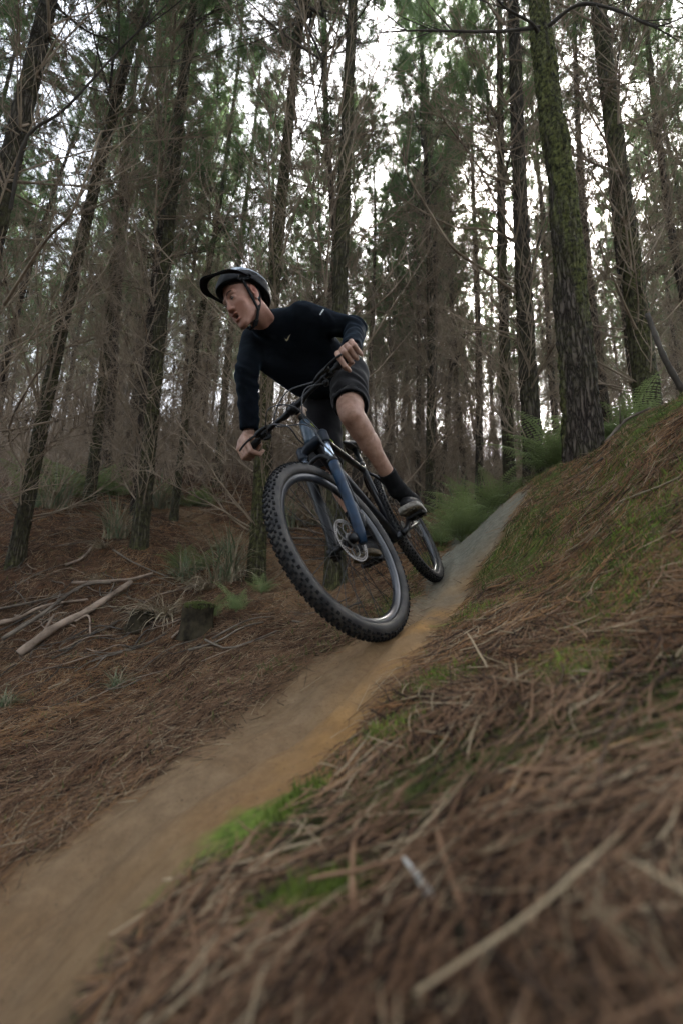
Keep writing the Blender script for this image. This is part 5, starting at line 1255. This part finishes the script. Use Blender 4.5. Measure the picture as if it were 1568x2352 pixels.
FERN = [(1058, 1245, 4.2, 1.0, 0, 'fern nearest the rear wheel, right of its tyre'), (1012, 1262, 4.5, .8, 1, 'small fern just behind the rear wheel'), (1105, 1225, 4.6, 1.0, 2, 'broad fern against the grey edge of the trail'),
 (1035, 1205, 5.4, 1.0, 0, 'fern behind the rider\'s raised shoe'), (1085, 1180, 5.6, 1.1, 1, 'tall fern in the middle of the clump behind the trail'), (1130, 1175, 5.0, .9, 0, 'fern at the foot of the narrow pine on the right'),
 (1268, 1075, 4.3, 1.35, 1, 'bright upright fern between the furrowed pine and the mossy trunk'), (1285, 1060, 4.0, 1.1, 0, 'bright fern touching the left side of the mossy trunk'), (1185, 1130, 5.2, .6, 1, 'little fern before the furrowed grey pine'),
 (1420, 985, 4.0, 1.15, 2, 'yellow-green fern just right of the mossy trunk'), (1455, 965, 4.1, .9, 0, 'fern at the foot of the grey-green pine by the right edge'), (1385, 1010, 4.1, .7, 1, 'low fern close against the mossy trunk on its right'),
 (115, 1105, 8.2, 1.5, 2, 'large fern far left under the leaning pines'), (165, 1100, 8.6, 1.6, 0, 'fern between the leftmost pines, in the dark green bank'), (225, 1095, 8.8, 1.5, 2, 'fern just left of the black-based pine, far back'), (265, 1090, 9.2, 1.4, 0, 'fern behind the black-based pine'),
 (440, 1110, 9.5, 1.1, 2, 'fern far back, right of the slim pine'), (480, 1112, 9.8, 1.0, 0, 'fern beside the small distant pine'),
 (420, 1250, 4.7, .6, 1, 'lush green fern on top of the sedge clump left of centre'), (455, 1235, 4.8, .6, 0, 'small fern growing out of the sedge, left of centre'),
 (545, 1375, 3.35, .5, 1, 'feathery fern at the foot of the pine behind the front tyre'), (490, 1395, 3.3, .42, 1, 'thin fern above the mossy cut stump'), (600, 1345, 3.9, .45, 1, 'fern frond clump by the front tyre\'s left side')]
for vx, vy, d, s, q, lab in FERN:
    b = grnd(vx, vy, d); o = link('fern', FM_[q]); o.location = b; o.rotation_euler.z = r.random()*6.28; s *= 1.1; o.scale = (s, s, s); tag(o, lab, 'fern', 'ferns under the pines')
SG = [tuss_mesh(120, .42, r, M['sedge'], .0042, 68, 'sedge', .3), tuss_mesh(90, .45, r, M['straw'], .004, 40, 'dead_grass', .9), tuss_mesh(160, .55, r, M['sedge'], .005, 75, 'sedge', .55)]
TUS = [(430, 1275, 4.5, 1.0, 0, 'green and straw sedge tussock left of centre'), (485, 1300, 4.2, 1.2, 1, 'pale drooping grass clump right of the green sedge'), (525, 1285, 4.4, 1.15, 2, 'tall sedge leaning against the pine behind the front tyre'), (520, 1225, 5.4, .9, 0, 'sedge in front of the far old track'),
 (268, 1240, 5.2, 1.1, 2, 'sedge tussock left of the black-based pine'), (235, 1265, 4.9, .8, 1, 'flattened dead grass left of the black-based pine'), (125, 1185, 6.4, 1.5, 2, 'long-bladed grey sedge between the leftmost pines'), (85, 1180, 6.6, 1.2, 0, 'sedge beside the leftmost pine'),
 (370, 1330, 3.8, 1.15, 1, 'bleached straw tuft hanging over the fallen branches'), (395, 1345, 3.7, .95, 1, 'smaller bleached straw tuft right of the hanging one'), (232, 1300, 4.3, .5, 1, 'small upright dry tuft among the litter on the left'),
 (378, 1110, 9.0, 1.6, 2, 'grey sedge far back beside the old track'), (350, 1115, 9.3, 1.3, 0, 'sedge far back, left of the slim pine'), (655, 1175, 6.8, 1.5, 2, 'pale sedge seen through the top of the front wheel'), (705, 1165, 7.2, 1.5, 1, 'pale dead grass seen behind the fork'), (740, 1170, 7.0, 1.3, 2, 'sedge behind the pine in the wheel'),
 (1045, 1145, 7.5, 1.4, 2, 'grey sedge behind the ferns on the right'), (1300, 1055, 4.4, .9, 1, 'dead grass at the left root of the mossy trunk'), (1225, 1110, 4.4, .7, 1, 'dry grass at the foot of the furrowed pine'),
 (275, 1545, 2.55, .42, 0, 'small green grass sprig on the needle slope'), (20, 1590, 2.6, .4, 0, 'low grass at the left edge'), (1400, 1040, 3.4, .45, 1, 'dry grass at the right root of the mossy trunk')]
for vx, vy, d, s, q, lab in TUS:
    b = grnd(vx, vy, d); b[2] -= .02; o = link('tussock', SG[q]); o.location = b; o.rotation_euler.z = r.random()*6.28; o.scale = (s, s, s*.95); tag(o, lab, 'grass tussock', 'grass tussocks between the trees')
# ---- fallen wood
def stick(pts, r0, r1, mt_, lab, name='fallen_branch', cat='fallen branch', n=14, sides=7, group=None, stubs=0, rr=None, sag=True):
    P = smoothpath(pts, n)
    g = G(); w_ = np.linspace(r0, r1, n)*(1+.10*np.sin(np.arange(n)*2.1)); tube(g, P, w_, sides)
    for q in range(stubs):
        i = (rr or r).integers(2, n-2); d = unit(P[i+1]-P[i]); s = unit(d*.5+unit((rr or r).normal(size=3)+L([0, 0, .6]))*.8); l_ = .06+.14*(rr or r).random(); tube(g, [P[i], P[i]+s*l_*.6, P[i]+s*l_+(rr or r).normal(size=3)*.02], [r1*.75, r1*.5, r1*.25], 5)
    o = obj(name, g, mt_); return tag(o, lab, cat, group)
def gp(vx, vy, d, up): b = grnd(vx, vy, d); b[2] += up; return b
def onp(vx, vy, up=.0):
    h_ = hit(vx, vy); h_ = h_.copy(); h_[2] = gz(h_[0], h_[1])+up; return h_
stick([onp(45, 1502, .04), onp(120, 1462, .07), onp(200, 1415, .06), onp(300, 1352, .07)], .034, .024, M['pale'], 'thick bare pale fallen log, the lower of the long pair at the left', stubs=3, sides=12)
stick([onp(2, 1492, .06), onp(90, 1440, .12), onp(180, 1390, .13), onp(252, 1360, .12)], .018, .012, M['stick'], 'long grey pole lying just above the thick pale log', stubs=2)
stick([onp(0, 1437, .05), onp(45, 1420, .06), onp(100, 1405, .05), onp(200, 1392, .05)], .022, .009, M['pale'], 'pale branch entering from the left edge above the long pair')
stick([onp(165, 1350, .05), onp(230, 1345, .07), onp(300, 1340, .06), onp(350, 1338, .05)], .014, .012, M['pale'], 'pinkish pale branch lying level under the hanging straw tuft')
stick([onp(150, 1300, .03), onp(190, 1285, .05), onp(218, 1250, .05)], .015, .008, M['pale'], 'short pale branch left of the black-based pine')
stick([onp(0, 1405, .03), onp(80, 1390, .06), onp(180, 1362, .05)], .012, .007, M['stick'], 'thin grey branch, highest of the stack at the left edge', stubs=2)
stick([onp(170, 1445, .05), onp(200, 1440, .10), onp(205, 1475, .03)], .008, .006, M['pale'], 'crooked pale twig hanging over the thick log')
stick([onp(260, 1265, .03), onp(310, 1300, .05), onp(400, 1340, .04)], .010, .005, M['stick'], 'slender stick slanting down toward the straw tuft')
stick([onp(205, 1600, .01), onp(232, 1588, .012), onp(270, 1573, .01)], .005, .0035, M['pale'], 'straight straw-coloured stick on the needle slope')
stick([onp(112, 1582, .012), onp(150, 1573, .016), onp(158, 1570, .012)], .006, .005, M['straw'], 'short white sliver of wood on the left slope')
stick([onp(610, 1232, .03), onp(680, 1238, .04), onp(742, 1252, .03)], .020, .012, M['stick'], 'mossy fallen branch seen through the front wheel')
stick([onp(618, 1212, .03), onp(690, 1222, .05), onp(745, 1238, .03)], .016, .010, M['pale'], 'pale fallen branch behind the mossy one in the wheel')
stick([gp(1395, 1040, 3.0, .03), gp(1440, 1010, 3.0, .07), gp(1500, 985, 2.9, .06)], .014, .008, M['stick'], 'grey stick lying on the bank crest right of the mossy trunk', stubs=2)
stick([onp(1300, 1113, .012), onp(1335, 1092, .02), onp(1385, 1070, .012)], .008, .006, M['stick'], 'dark stick on the bank below the mossy trunk')
stick([gp(1568, 900, 3.2, .15), gp(1530, 860, 3.2, .45), gp(1495, 790, 3.3, .85)], .022, .016, M['twigdark'], 'black broken branch poking up at the right edge of the bank')
# foreground stalks, out of focus
def stalk(a, b_, bow, r0, r1, mt_, lab, up=.010):
    A_, B_ = hit(*a)[:2], hit(*b_)[:2]; d = B_-A_; nrm_ = L([-d[1], d[0]]); pts = []
    za, zb = gz(*A_), gz(*B_)
    for t in np.linspace(0, 1, 7):
        p2 = A_+d*t+nrm_*bow*4*t*(1-t); pts.append(L([*p2, .3*gz(*p2)+.7*(za+(zb-za)*t)+.006+up*math.sin(t*3.1)]))
    stick(pts, r0, r1, mt_, lab, name='stalk', cat='stalk')
stick([onp(925, 2085, .026), onp(950, 2125, .025), onp(995, 2190, .020)], .0016, .0036, M['white'], 'short white stalk end, blurred, in the foreground', name='stalk', cat='stalk', n=6)
stalk((990, 2100), (1085, 2400), .05, .0050, .0055, M['stumpw'], 'dark blurred stalk below the short white end')
stalk((1150, 2280), (1640, 2165), -.10, .0026, .0030, M['n3'], 'long curved yellow stalk blurred at the lower right', .012)
stalk((1230, 1890), (1600, 1720), .08, .0024, .0020, M['n2'], 'orange arching stalk blurred at the right edge')
stalk((1130, 2340), (1000, 1880), .04, .0030, .0024, M['n1'], 'brown stalk standing right of the short white end')
stalk((820, 2300), (830, 1900), .03, .0034, .0026, M['n1'], 'brown upright stalk in the middle of the foreground')
stalk((330, 2240), (760, 2270), .05, .0028, .0028, M['n1'], 'reddish stalk lying level at the bottom of the foreground')
stick([onp(1420, 1180, .012), onp(1470, 1150, .02), onp(1520, 1125, .02), onp(1560, 1105, .02)], .0042, .003, M['straw'], 'pale curved stalk on the bank near the right edge', name='stalk', cat='stalk')
r = np.random.default_rng(31)
for q in range(120):
    while True:
        x_, y_ = (r.random()*620, 1190+r.random()*420) if q < 55 or q > 95 else (r.random()*430, 1330+r.random()*190) if q > 70 else (560+r.random()*300, 1260+r.random()*160)
        h_ = hit(x_, y_); 
        if h_ is not None and h_[1] > 2.4 and _look(TG, h_[None, :2])[0] < -.05: break
    a = r.normal()*.6+.35; l_ = (.15+.45*r.random()); d = L([math.cos(a), math.sin(a)])*(1 if r.random() < .5 else -1); pts = []
    for t in (-.5, -.15, .2, .5):
        p2 = h_[:2]+d*l_*t+L([-d[1], d[0]])*(r.normal()*.04); pts.append(L([*p2, gz(*p2)+.012+.03*r.random()]))
    rad_ = .0028+.006*r.random()**2
    stick(pts, rad_, rad_*.5, M[['stick', 'pale', 'stick', 'twigdark'][r.integers(4)]], 'small stick scattered on the brown needle litter', 'twig', 'twig', 8, 5, 'sticks scattered over the litter left of the trail')
# stumps
def stump(base, r0, h, seed, lab, jag=.3, mossy=0):
    r = np.random.default_rng(seed); sides, seg = 30, 14; a = np.arange(sides)*2*np.pi/sides; z = np.linspace(-.08, 1, seg)
    A, Z_ = np.meshgrid(a, z); p = np.stack([np.cos(A)*1.6, np.sin(A)*1.6, Z_*1.1+seed], -1).reshape(-1, 3); nz = fbm(p, 4, seed).reshape(seg, sides)
    top = 1-jag*fbm(np.stack([np.cos(a)*1.8+seed, np.sin(a)*1.8, a*0], -1), 3, seed+1); RR_ = r0*(1+.5*(nz-.5)+.25*np.exp(-np.maximum(Z_, 0)*5)); ZZ = np.minimum(Z_, 1)*top*h
    V = np.stack([RR_*np.cos(A), RR_*np.sin(A), ZZ], -1).reshape(-1, 3); i = np.arange(seg-1)[:, None]*sides+np.arange(sides); j = np.arange(seg-1)[:, None]*sides+(np.arange(sides)+1) % sides
    g = G(); g.add(V, np.stack([i, j, j+sides, i+sides], -1).reshape(-1, 4)); n = len(V); rim_ = V[-sides:]; ctr = rim_.mean(0)-L([0, 0, h*.06]); inner = rim_*.55+ctr*.45+L([0, 0, -h*.05])
    g.add(np.concatenate([rim_, inner, [ctr]]), np.stack([np.arange(sides), (np.arange(sides)+1) % sides, (np.arange(sides)+1) % sides+sides, np.arange(sides)+sides], 1)); k0 = g.n-(2*sides+1)
    g.t.append(np.stack([np.arange(sides)+sides+k0, (np.arange(sides)+1) % sides+sides+k0, np.full(sides, k0+2*sides)], 1)); g.tm.append(np.zeros(sides, int))
    o = obj('stump', g, M['stumpw'], loc=tuple(base)); tag(o, lab, 'tree stump'); return o
b1 = onp(318, 1442); s1 = stump(b1, .085, .22, 3, 'dark splintered stump under the straw tuft', .75); s1.rotation_euler = (.1, .25, 0)
b2 = onp(452, 1462); s2 = stump(b2, .10, .24, 8, 'squat mossy cut stump on the left lip of the slope', .15)
def mosscap(o, r0, h, n, seed):
    r = np.random.default_rng(seed); a = r.random(n)*6.28; q = np.sqrt(r.random(n))*r0*1.02; P0 = np.c_[q*np.cos(a), q*np.sin(a), np.full(n, h*.9)-.02*(q/r0)**2+r.normal(size=n)*.006]; tip = P0+np.c_[r.normal(size=(n, 2))*.01, .012+.015*r.random(n)]; s = r.normal(size=(n, 3))*.003
    g = G(); g.add(np.stack([P0-s, P0+s, tip], 1).reshape(-1, 3), np.arange(n*3).reshape(-1, 3)); tag(obj('moss_cap', g, M['mossg'], o), kind='stuff')
mosscap(s2, .10, .24, 2500, 1)

# far undergrowth: a tangle of dead brush that reads as one brown mass between the far stems
HAZE = .0009
r = np.random.default_rng(88); n = 9000
x = (r.random(n)*2-1); y = 9.5+30*r.random(n)**.8; x = x*(2+y*.86); z = ground(np.c_[x, y]); k = 6; t = np.linspace(0, 1, k); h = (1.2+3.6*r.random(n)**1.3)
az = r.random(n)*6.28; ln_ = .25+.5*r.random(n); D = np.stack([np.cos(az)[:, None]*ln_[:, None]*h[:, None]*t**1.3, np.sin(az)[:, None]*ln_[:, None]*h[:, None]*t**1.3, h[:, None]*t], -1)
P = np.stack([x, y, z], 1)[:, None]+D+np.cumsum(r.normal(size=(n, k, 3))*.05, 1); R = ((.0035+.0004*y)*(.6+.8*r.random(n)))[:, None]*(1-.75*t)
g = G(); V, Q = tubes(P, R, 3); g.add(V, Q)
nt_ = 5; bi = np.repeat(np.arange(n), nt_); ii = r.integers(1, 5, len(bi)); b = P[bi, ii]; d = r.normal(size=(len(bi), 3)); d[:, 2] = np.abs(d[:, 2])+.2; d /= np.linalg.norm(d, axis=1, keepdims=True); l_ = (.3+.7*r.random(len(bi)))[:, None]
V, Q = tubes(np.stack([b, b+d*l_*.5+r.normal(size=d.shape)*.05, b+d*l_], 1), L([1, .8, .4])*(.0025+.00026*y[bi])[:, None], 3); g.add(V, Q)
tag(obj('undergrowth', g, M['twig']), kind='stuff')

# thin forest air
M['haze'] = bpy.data.materials.new('forest air'); M['haze'].use_nodes = True; nt = M['haze'].node_tree; nt.nodes.remove(nt.nodes['Principled BSDF'])
pv = nt.nodes.new('ShaderNodeVolumePrincipled'); pv.inputs['Color'].default_value = (.80, .86, .84, 1); pv.inputs['Density'].default_value = HAZE; pv.inputs['Anisotropy'].default_value = .3
nt.links.new(pv.outputs[0], nt.nodes['Material Output'].inputs['Volume'])
zz0 = float(Z.min())-1.5; g = G(); box(g, (0, 22, (zz0+38)/2), np.eye(3), (64, 66, (38-zz0)/2)); tag(obj('haze', g, M['haze'], smooth=False), kind='stuff')
SC.cycles.volume_bounces = 0; SC.cycles.volume_max_steps = 64
